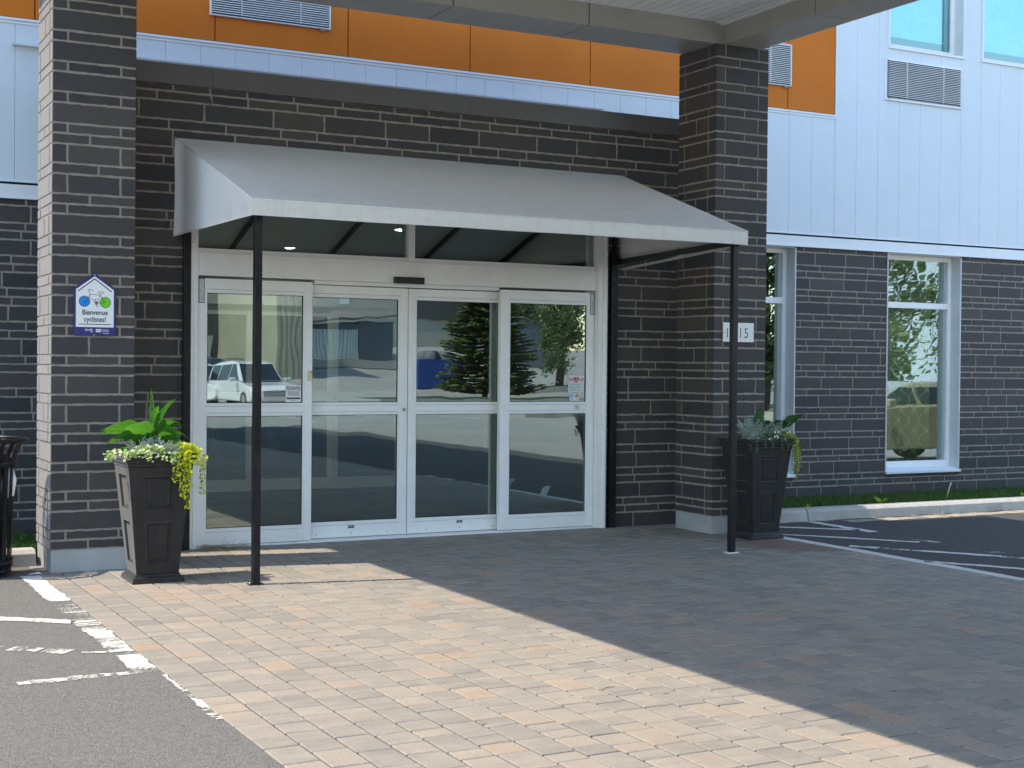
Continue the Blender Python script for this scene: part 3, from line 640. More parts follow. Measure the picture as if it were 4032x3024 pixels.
def ac_grille(x0, x1, z0, z1, frame=True):
    mb = MB(); fr = .035 if frame else .012
    if frame:
        mb.box(x0-fr, x1+fr, YW-.024, YW, z1, z1+.018); mb.box(x0-fr, x0, YW-.024, YW, z0-.03, z1); mb.box(x1, x1+.01, YW-.024, YW, z0-.03, z1); mb.box(x0-fr, x1+.012, YW-.04, YW, z0-.045, z0-.022)
    else:
        mb.box(x0-.012, x0, YW-.05, YW, z0-.01, z1+.01); mb.box(x1, x1+.012, YW-.05, YW, z0-.01, z1+.01); mb.box(x0-.012, x1+.012, YW-.05, YW, z0-.02, z0-.01); mb.box(x0-.012, x1+.012, YW-.05, YW, z1, z1+.01)
    o = HL(mb.build('vent_grille', M['flashw'], bevel=.0015))
    s = MB(); n = 21; p = (z1-z0)/n
    for i in range(n):
        z = z0+(i+.5)*p
        s.raw([(x0+.004, YW-.058, z-.006), (x1-.004, YW-.058, z-.006), (x1-.004, YW-.030, z+.007), (x0+.004, YW-.030, z+.007), (x0+.004, YW-.058, z-.0025), (x1-.004, YW-.058, z-.0025), (x1-.004, YW-.030, z+.0105), (x0+.004, YW-.030, z+.0105)],
              [(0, 1, 2, 3), (4, 7, 6, 5), (0, 4, 5, 1), (1, 5, 6, 2), (3, 2, 6, 7), (0, 3, 7, 4)])
    for k in range(2):
        x = x0+(k+.5)*(x1-x0)/2; s.box(x-.0012, x+.0015, YW-.052, YW-.03, z0, z1)
    l = s.build('louvre', M['alu']); l.parent = o
    s = MB(); s.box(x0, x1, YW-.028, YW+.01, z0, z1); b = s.build('core', simple('vent_core', (0.10, 0.14, 0.19), .6)); b.parent = o
    s = MB(); s.box(x1-.09, x1-.05, YW-.05, YW-.0, z0-.045, z0-.024) if not frame else s.box(x0, x0+.04, YW-.05, YW, z0-.024, z0-.012); b = s.build('bracket', M['twig']); b.parent = o
ac_grille(*AC[0], frame=False); ac_grille(*AC[1], frame=False); ac_grille(*AC[2])

def window_low(x0, x1, z0, z1, yf, bar=None, glass='winglass', sill=True, jambw=.055):
    """frame set back in its opening"""
    mb = MB(); F = .058; D = .06
    mb.box(x0, x0+F, yf, yf+D, z0, z1); mb.box(x1-F, x1, yf, yf+D, z0, z1); mb.box(x0+F, x1-F, yf+.002, yf+D, z0, z0+F+.02); mb.box(x0+F, x1-F, yf+.002, yf+D, z1-F, z1)
    if bar: mb.box(x0+F, x1-F, yf+.002, yf+D, bar[0], bar[1])
    # inner step
    mb.box(x1-F-.05, x1-F, yf+.03, yf+D+.03, z0+F, z1-F, 1)
    o = HL(mb.build('window', [M['alu'], M['jamb']], bevel=.002))
    p = MB(); p.box(x0+F, x1-F, yf+.03, yf+.036, z0+.05, z1-.05); g_ = p.build('pane', M[glass]); g_.parent = o
    p = MB(); p.box(x0-.002, x0+.004, YW-.004, yf, z0-.02, z1); p.box(x1-.004, x1+.002, YW-.004, yf, z0-.02, z1); p.box(x0, x1, YW-.002, yf, z1-.002, z1+.01)
    p.box(x1-.002, x1+.014, YW-.016, YW+.004, z0-.02, z1); p.box(x0-.014, x0+.002, YW-.016, YW+.004, z0-.02, z1); rv = p.build('reveal', M['jamb'], bevel=.002); rv.parent = o
    if sill:
        p = MB(); p.raw([(x0-.01, YW-.045, z0-.035), (x1+.02, YW-.045, z0-.035), (x1+.02, yf+.01, z0+.005), (x0-.01, yf+.01, z0+.005), (x0-.01, YW-.045, z0-.065), (x1+.02, YW-.045, z0-.065), (x1+.02, yf+.01, z0-.065), (x0-.01, yf+.01, z0-.065)],
                        [(0, 1, 2, 3), (4, 5, 1, 0), (5, 6, 2, 1), (7, 4, 0, 3), (6, 7, 3, 2), (7, 6, 5, 4)]); s_ = p.build('sill', M['flashw'], bevel=.003); s_.parent = o
    return o
for (a, b, c, d) in OPEN: window_low(a, b, .345, 3.09, YW+.15, (2.41, 2.485))
for (a, b, c, d) in UW:
    o = window_low(a, b, c, d, YW+.14, None, 'upglass', sill=False)
    p = MB(); p.box(a+.06, b-.12, YW+.24, YW+.245, c+.22, d-.05); p.box(a+.06, b-.12, YW+.232, YW+.252, c+.195, c+.225); bl = p.build('roller_blind', M['blind']); bl.parent = o
    p = MB(); p.box(a-.025, b+.02, YW-.036, YW-.006, c-.03, c+.0); p.box(a-.025, a, YW-.03, YW-.006, c, d); p.box(b, b+.02, YW-.03, YW-.006, c, d); t_ = p.build('trim', M['flashw'], bevel=.002); t_.parent = o
# rooms behind the windows
q = MB(); q.box(9.2, 17.5, YW+3.0, YW+3.05, 0, 3.3); q.box(9.2, 17.5, YW+.25, YW+3, 3.28, 3.32, 1); q.box(9.2, 17.5, YW+.25, YW+3, .0, .02); q.box(9.15, 9.2, YW+.2, YW+3, 0, 3.3)
q.box(11.6, 11.65, YW+.22, YW+3, 0, 3.3); q.box(9, 46, YW+3, YW+3.05, 5, 8); q.box(9, 46, YW+.3, YW+3, 5.0, 5.05)
HL(q.build('interior_wall', [M['room'], M['ceil']]))
def curtain(x0, x1, y, z0, z1, label):
    mb = MB(); n = 90; vs = []
    for i in range(n+1):
        t = i/n; x = x0+(x1-x0)*t; yy = y+.028*sin(t*2*pi*(x1-x0)/.17)+.01*sin(t*31)
        vs += [(x-x0, yy-y, z0), (x-x0, yy-y, z1)]
    mb.raw(vs, [(2*i, 2*i+2, 2*i+3, 2*i+1) for i in range(n)], 0, .5, True)
    return tag(mb.build('curtain', M['curtain'], loc=(x0, y, 0), solid=.003), label, 'curtain')
curtain(12.35, 13.72, YW+.36, .25, 3.1, 'gold lattice curtain inside the fully visible ground floor window')
curtain(9.6, 10.85, YW+.36, .25, 3.1, 'gold lattice curtain in the window behind the brick pillar')

# ------------------------------------------------------------------ entrance vestibule
YV = 12.02
ves = empty('entrance_vestibule', (5.3, YV, 0)); tag(ves, 'dark brick entrance block with aluminium sliding doors under the awning', 'entrance')
def VL(o): o.parent = ves; o.location = Vector(o.location) - Vector((5.3, YV, 0)); return o
VR = [-.01, .141, .218, .293, .443, .52, .597, .75, .829, .98, 1.052, 1.128, 1.276, 1.352, 1.507, 1.587, 1.663, 1.817, 1.893, 1.974, 2.125, 2.204, 2.285, 2.433, 2.515, 2.594, 2.749, 2.827, 2.908, 3.061, 3.146, 3.30, 3.374, 3.452, 3.601, 3.686, 3.845, 3.926, 3.99]
DO = (3.235, 7.435, -.02, 3.0); XV0, XV1 = 2.27, 8.33
rng = random.Random(21)
vw = [(x, 3.845) for x in (3.41, 3.9, 4.42, 5.02, 5.6, 6.25, 6.9, 7.9)] + [(7.95, 1.13), (7.98, 0.0)]
VL(brick_wall(VR, XV0, XV1, lambda u, d, z: (u, YV-d, z), holes=[DO], rng=rng, T=(.44, .66), Sh=(.27, .53), weep=vw, wobble=.003).build('brick_wall', BM))
L_ = YW-YV
VL(brick_wall(VR, 0, L_, lambda u, d, z: (XV0-d, YW-u, z), rng=rng).build('side_wall', BM)); VL(brick_wall(VR, 0, L_, lambda u, d, z: (XV1+d, YV+u, z), rng=rng).build('side_wall', BM))
q = MB(); e = [XV0-.02, 3.42, 5.9, 7.55, XV1+.02]
for a, b in zip(e, e[1:]): q.box(a+.0012, b-.0012, YV-.028, YV+.1, 3.985, 4.158)
q.box(XV0-.02, XV0+.1, YV+.1, YW-.05, 3.985, 4.158); q.box(XV1-.1, XV1+.02, YV+.1, YW-.05, 3.985, 4.158); VL(q.build('parapet_flashing', M['greym'], bevel=.002))
q = MB(); q.box(XV0+.05, XV1-.05, YV+.05, YW-.04, 3.8, 3.9); VL(q.build('roof_deck', M['roof']))
# interior
q = MB(); q.box(2.6, 8.6, YV+.25, 26, -.06, -.004, 1)
q.box(2.55, 2.6, YV+.25, 26, 0, 3.1); q.box(8.6, 8.65, YV+.25, 26, 0, 3.1); q.box(2.55, 8.65, 26, 26.1, 0, 3.1); q.box(2.55, 8.65, YV+.25, 26, 3.0, 3.1, 2); q.box(2.55, 3.235, YV+.2, YV+.26, 0, 3.05); q.box(7.44, 8.6, YV+.2, YV+.26, 0, 3.05)
q.box(2.6, 3.3, 17.0, 17.1, 0, 3.0); q.box(7.4, 8.6, 17.0, 17.1, 0, 3.0); q.box(3.3, 7.4, 17.0, 17.1, 2.62, 3.0)
VL(q.build('interior_room', [M['room'], M['tile'], M['ceil']]))
for (x, y) in ((5.76, 13.3), (5.54, 16.1)):
    q = MB(); q.lathe([(0, -.004), (.055, -.004), (.055, .004)], (x, y, 2.996), 20, 0); q.lathe([(.055, -.004), (.075, -.006), (.08, .004)], (x, y, 2.996), 20, 1); VL(q.build('downlight', [M['lit'], M['soffit']]))
# frame
q = MB()
q.box(3.24, 3.30, 11.985, 12.24, 0, 3.0); q.box(3.262, 3.27, 11.979, 11.99, 0, 2.36)          # left jamb
q.box(7.335, 7.384, 11.985, 12.24, 0, 3.0); q.tube([(7.412, 11.985, 0), (7.412, 11.985, 3.0)], .027, 14)
q.box(3.30, 7.335, 12.025, 12.235, 2.368, 2.566); q.box(3.30, 7.335, 12.05, 12.12, 2.566, 2.606); q.box(4.40, 6.285, 12.12, 12.235, 2.335, 2.368); q.box(4.40, 6.285, 12.105, 12.12, 2.348, 2.368)
q.box(5.29, 5.357, 12.03, 12.12, 2.568, 3.0); q.box(3.30, 7.335, 12.05, 12.12, 2.96, 3.0)
q.box(3.30, 7.335, 12.04, 12.25, -.01, .014)
for z in (2.395, 2.52): q.box(3.305, 7.33, 12.0235, 12.026, z, z+.004)
VL(q.build('door_frame', M['alu'], bevel=.0025))
q = MB(); q.box(3.30, 5.29, 12.085, 12.091, 2.60, 2.965); q.box(5.357, 7.335, 12.085, 12.091, 2.60, 2.965); VL(q.build('transom_pane', M['doorglass']))
q = MB()
for a, b in ((3.30, 5.29), (5.357, 7.335)):
    q.box(a, a+.012, 12.07, 12.11, 2.606, 2.96); q.box(b-.03, b, 12.092, 12.13, 2.606, 2.96)
    q.box(a, b, 12.10, 12.115, 2.606, 2.612)
VL(q.build('glazing_gasket', M['dark']))
def leaf(x0, x1, gx0, gx1, y, name='door_leaf', z0=.02, z1=2.345, gz_=((.165, 1.145), (1.26, 2.22)), glass='doorglass', par=None, mat=None):
    mb = MB(); T_ = .045; b = .016
    mb.box(x0, gx0-b, y, y+T_, z0, z1); mb.box(gx1+b, x1, y, y+T_, z0, z1)
    A, B = gx0-b, gx1+b
    mb.box(A, B, y+.003, y+T_, z0, gz_[0][0]-b-.018); mb.box(A, B, y+.006, y+T_, gz_[0][0]-b-.016, gz_[0][0])
    mb.box(A, B, y+.003, y+T_, gz_[0][1]+b+.012, gz_[1][0]-b-.012); mb.box(A, B, y+.006, y+T_, gz_[0][1], gz_[0][1]+b+.010); mb.box(A, B, y+.006, y+T_, gz_[1][0]-b-.010, gz_[1][0])
    mb.box(A, B, y+.003, y+T_, gz_[1][1]+b+.018, z1); mb.box(A, B, y+.006, y+T_, gz_[1][1], gz_[1][1]+b+.016)
    for (c, d) in gz_: mb.box(A, gx0, y+.006, y+T_, c, d); mb.box(gx1, B, y+.006, y+T_, c, d)
    o = (par or VL)(mb.build(name, mat or M['alu'], bevel=.0018))
    for (c, d) in gz_:
        p = MB(); p.box(gx0-.005, gx1+.005, y+.020, y+.026, c-.005, d+.005); g_ = p.build('pane', M[glass]); g_.parent = o
        p = MB(); w_ = .005
        p.box(gx0, gx0+w_, y+.012, y+.0195, c, d); p.box(gx1-w_, gx1, y+.012, y+.0195, c, d); p.box(gx0+w_, gx1-w_, y+.012, y+.0195, c, c+w_); p.box(gx0+w_, gx1-w_, y+.012, y+.0195, d-w_, d)
        k = p.build('gasket', M['dark']); k.parent = o
    return o
L1 = leaf(3.305, 4.363, 3.402, 4.277, 12.05); L4 = leaf(6.276, 7.33, 6.384, 7.242, 12.05)
L2 = leaf(4.31, 5.341, 4.40, 5.247, 12.15, z1=2.326); L3 = leaf(5.351, 6.40, 5.438, 6.302, 12.15, z1=2.326)
def part(mb, name, mats, par, bevel=0, label=None):
    o = mb.build(name, mats, bevel=bevel, label=label); o.parent = par; return o
# nested part placement: leaf meshes hold world coordinates, leaf location already offset -> children share the frame
def safety_label(x0, x1, z0, z1, y, par):
    q = MB(); q.box(x0, x1, y-.002, y, z0, z1, 1); q.box(x0+.006, x1-.006, y-.003, y-.001, z0+.006, z1-.006, 0)
    for k in range(9):
        z = z1-.02-k*(z1-z0-.03)/9; q.disc(((x0+x1)/2+random.uniform(-.006, .006), y-.0035, z), random.uniform(.003, .008), n=8, mi=2)
    part(q, 'safety_label', [M['label'], M['ink'], simple('grey_print', (.3, .28, .3), .6)], par)
safety_label(3.322, 3.375, 2.13, 2.345, 12.05, L1); safety_label(7.278, 7.328, 2.13, 2.345, 12.05, L4)
def maker_plate(xc, zc_, y, par):
    q = MB(); q.box(xc-.03, xc+.03, y-.002, y+.001, zc_-.012, zc_+.012, 0)
    for k in range(7): q.box(xc-.02+k*.006, xc-.0165+k*.006, y-.003, y-.002, zc_-.003, zc_+.003, 1)
    part(q, 'maker_plate', [M['ink'], M['signw']], par)
def rail_screws(xs, y, par, z=.062):
    for x in xs:
        q = MB(); q.box(x-.0025, x+.0025, y-.001, y+.003, z-.008, z+.006); part(q, 'rail_bolt', M['dark'], par)
maker_plate(4.79, .112, 12.153, L2); rail_screws([4.45, 4.79, 5.15], 12.153, L2, .055); maker_plate(5.90, .112, 12.153, L3); rail_screws([5.55, 5.9, 6.26], 12.153, L3, .055)
# lock cylinder
q = MB(); q.disc((5.309, 12.146, 1.19), .018, n=24, mi=0); q.disc((5.309, 12.144, 1.19), .0035, n=10, mi=1); part(q, 'lock_cylinder', [M['screw'], M['dark']], L2)
# key switch
q = MB(); q.box(4.319, 4.359, 12.036, 12.05, 1.459, 1.553); part(q, 'key_switch', M['keyp'], L1, .004)
q = MB(); q.disc((4.343, 12.035, 1.535), .006, n=12); part(q, 'switch_button', M['dark'], L1)
# no smoking notice
q = MB(); gx = 12.0685; x0, x1, z0, z1 = 4.122, 4.265, 1.268, 1.417
q.box(x0, x1, gx-.0015, gx, z0, z1, 0)
for k in range(3):
    cx = x0+.026+k*.0455; cz = z1-.027; q.disc((cx, gx-.003, cz), .0205, n=24, mi=1, inner=.0165); q.raw([(cx-.014, gx-.0032, cz+.009), (cx-.010, gx-.0032, cz+.013), (cx+.014, gx-.0032, cz-.009), (cx+.010, gx-.0032, cz-.013)], [(0, 1, 2, 3)], 1)
    q.box(cx-.011, cx+.011, gx-.0034, gx-.003, cz-.002, cz+.002, 1)
for k in range(6): z = z1-.058-k*.0065; q.box(x0+.012+(k % 3)*.006, x1-.012-(k % 2)*.008, gx-.003, gx-.002, z, z+.003, 2)
q.box(x0+.008, x1-.008, gx-.003, gx-.002, z0+.024, z0+.036, 1); q.box(x0+.008, x1-.008, gx-.003, gx-.002, z0+.040, z0+.043, 1); q.box(x0+.05, x1-.05, gx-.003, gx-.002, z0+.009, z0+.013, 2)
part(q, 'no_smoking_notice', [M['signw'], M['ink'], simple('grey_type', (.2, .2, .22), .6)], L1)
# defibrillator notice
q = MB(); x0, x1, z0, z1 = 7.045, 7.225, 1.352, 1.517
q.box(x0, x1, gx-.0015, gx, z0, z1, 0); text_mb(q, 'DEA', x0+.004, gx-.003, z1-.052, .042, 1, .72, .0006); text_mb(q, 'AED', x1-.058, gx-.003, z1-.052, .042, 1, .72, .0006)
hp = [(.0, -.034), (.026, -.002), (.031, .012), (.026, .022), (.014, .026), (.003, .019), (0, .013), (-.003, .019), (-.014, .026), (-.026, .022), (-.031, .012), (-.026, -.002)]
cx, cz = (x0+x1)/2, z1-.038; q.raw([(cx+a, gx-.003, cz+b) for a, b in hp], [(0, 1, 2, 3, 4, 5, 6), (0, 6, 7, 8, 9, 10, 11)], 1)
q.raw([(cx+a, gx-.004, cz+b) for a, b in ((.008, .018), (-.008, -.003), (.000, -.003), (-.006, -.022), (.010, .003), (.002, .003))], [(0, 1, 2, 5), (2, 3, 4, 5)], 0)
for k in range(5): z = z1-.085-k*.016; q.box(x0+.012, x1-.014-(k % 2)*.03, gx-.003, gx-.002, z, z+.005, 2)
part(q, 'defibrillator_notice', [simple('pale_notice', (.66, .72, .70), .4), M['red'], simple('faded_type', (.30, .38, .36), .6)], L4)
q = MB(); x0, z0 = 7.062, 1.268
q.box(x0, x0+.105, gx-.0015, gx, z0, z0+.068, 0); q.box(x0+.006, x0+.045, gx-.003, gx-.002, z0+.036, z0+.063, 1); q.box(x0+.062, x0+.100, gx-.003, gx-.002, z0+.036, z0+.063, 2); q.box(x0+.066, x0+.098, gx-.003, gx-.002, z0+.005, z0+.03, 3); q.box(x0+.01, x0+.05, gx-.003, gx-.002, z0+.006, z0+.012, 1); q.box(x0+.01, x0+.045, gx-.003, gx-.002, z0+.018, z0+.024, 1)
part(q, 'card_sticker', [M['signw'], M['lightblue'], simple('rust_print', (.35, .2, .15), .6), simple('sand_print', (.6, .6, .4), .6)], L4)
q = MB(); q.box(7.102, 7.172, 12.0505, 12.053, 1.172, 1.243, 0); q.disc((7.137, 12.0495, 1.207), .027, n=24, mi=1, inner=.022); q.raw([(7.118, 12.049, 1.222), (7.124, 12.049, 1.228), (7.157, 12.049, 1.192), (7.151, 12.049, 1.186)], [(0, 1, 2, 3)], 1); q.box(7.128, 7.146, 12.0492, 12.0498, 1.200, 1.214, 1)
part(q, 'round_pictogram', [M['signw'], simple('grey_pict', (.35, .36, .38), .6)], L4)
# motion sensor
q = MB(); pr = [(0, .066), (.012, .070), (.298, .064), (.310, .056), (.310, 0), (0, .002)]
q.box(5.133, 5.443, 11.985, 12.024, 2.362, 2.424); o = VL(q.build('motion_sensor', M['blackp'], bevel=.012)); q = MB(); q.box(5.20, 5.43, 11.9835, 11.99, 2.372, 2.381); part(q, 'sensor_lens', simple('sensor_lens', (.05, .055, .07), .1), o)
# inner doors
for a, b in ((3.36, 4.38), (4.36, 5.385), (5.425, 6.46), (6.44, 7.38)):
    leaf(a, b, a+.075, b-.075, 17.0 if a in (3.36, 6.44) else 17.06, 'inner_door_leaf', glass='innerglass')
q = MB(); q.box(3.3, 7.4, 16.96, 17.12, 2.345, 2.62); VL(q.build('inner_header', M['alu'])); q = MB(); q.box(3.3, 7.4, 16.95, 17.1, -.003, .012); VL(q.build('inner_threshold', M['dark']))
q = MB()
for (x, y) in ((3.3, 20), (4.7, 20.5), (6.2, 21)): q.box(x, x+.9, y, y+.5, 0, .8); q.box(x-.1, x+1.0, y-.1, y+.6, .8, .84)
tag(q.build('lobby_table', simple('dark_wood', (.10, .05, .03), .5)), 'low dark lobby furniture deep behind the sliding doors', 'table')

# ------------------------------------------------------------------ awning
aw = empty('awning', (5.3, 12.0, 0)); tag(aw, 'grey fabric shed awning on two thin black posts over the doors', 'awning')
def AL(o): o.parent = aw; o.location = Vector(o.location) - Vector((5.3, 12.0, 0)); return o
def awn_fabric():
    mb = MB(); nx, ny = 44, 18; P = []
    for i in range(ny+1):
        t = i/ny
        for k in range(nx+1):
            s = k/nx; xr = 3.100+(7.60-3.100)*s; xf = 3.085+(7.50-3.085)*s
            x = xr+(xf-xr)*t; y = 12.012+(9.80-12.012)*t; z = 3.532+(2.787-3.532)*t - .016*sin(pi*t)*(.6+.4*math.sin(s*pi*4)**2)*min(1, 6*s, 6*(1-s))
            P.append((x, y, z))
    n = nx+1
    mb.raw(P, [(i*n+k, (i+1)*n+k, (i+1)*n+k+1, i*n+k+1) for i in range(ny) for k in range(nx)], 0, .5, True)
    # valance
    V = []
    for k in range(nx+1):
        s = k/nx; x = 3.085+(7.50-3.085)*s; V += [(x, 9.80, 2.787), (x, 9.797, 2.73), (x, 9.80+.002*sin(s*40), 2.671+.002*sin(s*23))]
    mb.raw(V, [(3*k+j, 3*k+3+j, 3*k+4+j, 3*k+1+j)[::-1] for k in range(nx) for j in (0, 1)], 0, .5, True)
    # sides
    for (xr, xf, top) in ((3.09, 3.085, 3.100), (7.60, 7.50, 7.60)):
        G_ = []; m = 14
        for i in range(m+1):
            t = i/m; zt = 3.532+(2.787-3.532)*t-.002; zb = 2.70+(2.671-2.70)*t; x = xr+(xf-xr)*t; xt = top+(xf-top)*t; y = 12.012+(9.80-12.012)*t
            for j in range(7):
                s = j/6; ss = max(0, (s-.93)/.07) if False else 0
                bow = .012*sin(pi*s)*(1-t)
                xx = x if j < 6 else xt
                zz_ = zb+(zt-zb)*s - (0 if j == 6 else .012*(1-t))
                G_.append((xx+(bow if xr < 5 else -bow), y, zz_))
        mb.raw(G_, [(i*7+j, i*7+j+1, (i+1)*7+j+1, (i+1)*7+j) for i in range(m) for j in range(6)], 0, .5, True)
    return mb
o = awn_fabric().build('fabric_cover', M['fabric'], solid=.003); AL(o); weld(o, .0006)
for p in o.data.polygons: p.use_smooth = False
q = MB(); q.tube([(3.085, 9.797, 2.787), (7.50, 9.797, 2.787)], .005, 6); q.tube([(3.085, 9.797, 2.675), (7.50, 9.797, 2.675)], .004, 6); q.tube([(3.100, 12.01, 3.533), (3.086, 9.8, 2.789)], .005, 6); q.tube([(7.60, 12.01, 3.533), (7.5, 9.8, 2.789)], .005, 6); q.tube([(3.084, 9.8, 2.787), (3.084, 9.8, 2.672)], .004, 6); q.tube([(3.09, 12.0, 2.70), (3.085, 9.8, 2.673)], .004, 6)
AL(q.build('hem', M['fabric']))
for (x, zt) in ((3.162, 2.70), (7.436, 2.70)):
    q = MB(); q.box(x-.027, x+.027, 9.872, 9.926, .006, zt); AL(q.build('post', M['black'], bevel=.003)); q = MB(); q.box(x-.055, x+.055, 9.86, 9.94, .001, .008); AL(q.build('base_plate', M['alu'] if x > 5 else M['black']))
    for dx in (-.042, .042):
        q = MB(); q.lathe([(0, .016), (.007, .016), (.008, .008)], (x+dx, 9.90, 0), 6); AL(q.build('anchor_bolt', M['screw']))
q = MB(); q.box(3.172, 3.232, 11.965, 12.014, .0, 2.76); AL(q.build('wall_post', M['black'], bevel=.003)); q = MB(); q.box(7.472, 7.545, 11.955, 12.014, 0.0, 2.76); AL(q.build('wall_post', M['black'], bevel=.003))
q = MB(); q.box(3.10, 7.49, 9.83, 9.87, 2.69, 2.74); q.box(3.18, 7.54, 11.965, 12.005, 3.43, 3.48)
for x in (3.20, 4.25, 5.35, 6.45, 7.40): q.bar((x, 9.85, 2.745), (x, 11.99, 3.455), .035, .04)
q.bar((3.12, 9.86, 2.70), (3.12, 11.99, 2.735), .03, .035); q.bar((7.47, 9.86, 2.70), (7.545, 11.99, 2.655), .035, .05); q.box(7.50, 7.53, 11.96, 12.0, 2.76, 3.43)
AL(q.build('rafter_frame', M['black']))
q = MB(); q.bar((7.47, 9.90, 2.672), (7.60, 11.97, 2.588), .02, .022); q.bar((7.535, 10.85, 2.66), (7.535, 10.90, 2.70), .05, .05); AL(q.build('lower_rail', simple('pale_hem', (.50, .49, .46), .6)))
q = MB(); q.tube([(3.26, 11.95, 2.70), (3.255, 11.94, 2.66), (3.235, 11.93, 2.63)], .002, 5); AL(q.build('loose_cord', M['twig']))

# ------------------------------------------------------------------ signs
sg = empty('cyclist_sign', (2.246, 11.07, 2.05)); tag(sg, 'house shaped white and navy welcome sign for cyclists with a drawn bicycle', 'sign')
def SL(o): o.parent = sg; o.location = Vector(o.location)-Vector((2.246, 11.07, 2.05)); return o
x0, x1, z0, zs_, zt = 2.0865, 2.406, 1.808, 2.173, 2.291; xc = 2.2435; ySg = 11.074
def poly_prism(mb, pts, y0, y1, mi=0):
    n = len(pts); mb.raw([(x, y0, z) for x, z in pts]+[(x, y1, z) for x, z in pts], [tuple(range(n)), tuple(range(n, 2*n))[::-1]]+[(k, n+k, n+(k+1) % n, (k+1) % n) for k in range(n)], mi)
q = MB(); poly_prism(q, [(x0, z0+.008), (x0+.008, z0), (x1-.008, z0), (x1, z0+.008), (x1, zs_-.004), (xc+.008, zt-.002), (xc, zt), (xc-.008, zt-.002), (x0, zs_-.004)], ySg-.003, ySg+.001); SL(q.build('sign_board', M['navy']))
q = MB(); poly_prism(q, [(2.104, 1.876), (2.388, 1.876), (2.388, 2.164), (xc, 2.267), (2.104, 2.164)], ySg-.0042, ySg-.002); SL(q.build('white_field', M['signw']))
q = MB(); Y1 = ySg-.0055
def st(a, b, wd, mi=0, y=Y1):
    a = Vector((a[0], 0, a[1])); b = Vector((b[0], 0, b[1])); d = (b-a).normalized(); n = Vector((-d.z, 0, d.x))*wd/2
    q.face([(p.x, y, p.z) for p in (a-n, b-n, b+n, a+n)], mi)
st((2.119, 2.150), (xc, 2.247), .0075); st((xc, 2.247), (2.372, 2.150), .0075); st((2.126, 1.898), (2.366, 1.898), .0055)
def SP(px, py):   # sign crop pixel -> sign coordinates
    return (2.104+(px-262)/(1085-262)*.284, 1.876+(1317-py)/(1317-502)*.288)
for (cx, cy, m_) in ((445, 768, 1), (900, 783, 2)):
    c = SP(cx, cy-8); q.disc((c[0], Y1+.0004, c[1]), .0415, n=36, mi=m_); q.disc((c[0], Y1, c[1]), .0425, n=36, mi=0, inner=.0395)
def pl(pts, wd=.003):
    for a, b in zip(pts, pts[1:]): st(SP(*a), SP(*b), wd, 0, Y1-.0006)
pl([(570, 608), (785, 618)]); pl([(785, 618), (890, 780)], .0035); pl([(890, 780), (705, 790)], .0035); pl([(785, 618), (718, 790)]); pl([(540, 660), (705, 795)])
pl([(630, 528), (600, 510), (570, 500), (540, 503), (530, 520), (535, 540), (555, 560), (562, 600), (540, 660), (515, 715), (490, 755), (455, 775), (420, 768)], .0035)
pl([(785, 618), (790, 590), (760, 575), (740, 565), (742, 552), (800, 546), (855, 552), (858, 568), (810, 595), (792, 600)], .0028)
c = SP(706, 795); q.disc((c[0], Y1-.0006, c[1]), .014, n=24, mi=0, inner=.011); q.disc((c[0], Y1-.0006, c[1]), .007, n=16, mi=0, inner=.004)
pl([(685, 715), (700, 790), (722, 870)]); pl([(655, 715), (718, 708)]); pl([(695, 878), (760, 862)])
text_mb(q, 'Bienvenue', xc+.003, Y1, SP(0, 1048)[1], .0545, 0, .86, .0009, 'CENTER'); text_mb(q, 'cyclistes!', xc+.004, Y1, SP(0, 1198)[1], .0545, 0, .86, .0009, 'CENTER')
SL(q.build('bicycle_drawing', [M['ink'], M['blue'], M['green']]))
q = MB(); text_mb(q, 'Certifi\u00e9', 2.170, Y1+.002, 1.848, .022, 0, .85, .0004, shear=.35); text_mb(q, 'par', 2.215, Y1+.002, 1.836, .014, 0, .9, .0003, shear=.35)
q.box(2.254, 2.294, Y1+.0015, Y1+.003, 1.838, 1.862); text_mb(q, 'V\u00e9lo Qu\u00e9bec', 2.300, Y1+.002, 1.852, .0115, 0, .9, .0003); text_mb(q, 'V\u00e9losympathique', 2.300, Y1+.002, 1.842, .009, 0, .85, .0002); text_mb(q, '1 800 567-8356', 2.306, Y1+.002, 1.826, .009, 0, .85, .0003)
for c in ((xc, 2.278), (2.24, 1.815)): q.disc((c[0], Y1, c[1]), .0042, n=14)
text_mb(q, 'VQ', 2.258, Y1+.001, 1.843, .021, 1, 1.1, .0002)
SL(q.build('small_print', [M['signw'], M['navy']]))
sn = empty('house_number_plate', (8.385, 11.09, 1.956)); tag(sn, 'white plate reading 1015 screwed to the brick pillar behind the post', 'sign')
q = MB(); q.box(8.20, 8.57, 11.085, 11.0905, 1.863, 2.050); o = q.build('plate', M['plate'], bevel=.0015); o.parent = sn; o.location = -sn.location
q = MB()
for t_, x in (('1', 8.221), ('0', 8.284), ('1', 8.380), ('5', 8.448)):
    q = MB(); text_mb(q, t_, x, 11.0840, 1.903, .140, 0, .84, -.0012); o = q.build('digit', M['ink']); o.parent = sn; o.location = -sn.location
for x in (8.211, 8.558):
    q = MB(); q.disc((x, 11.083, 1.956), .0075, n=14); o = q.build('screw', M['screw']); o.parent = sn; o.location = -sn.location

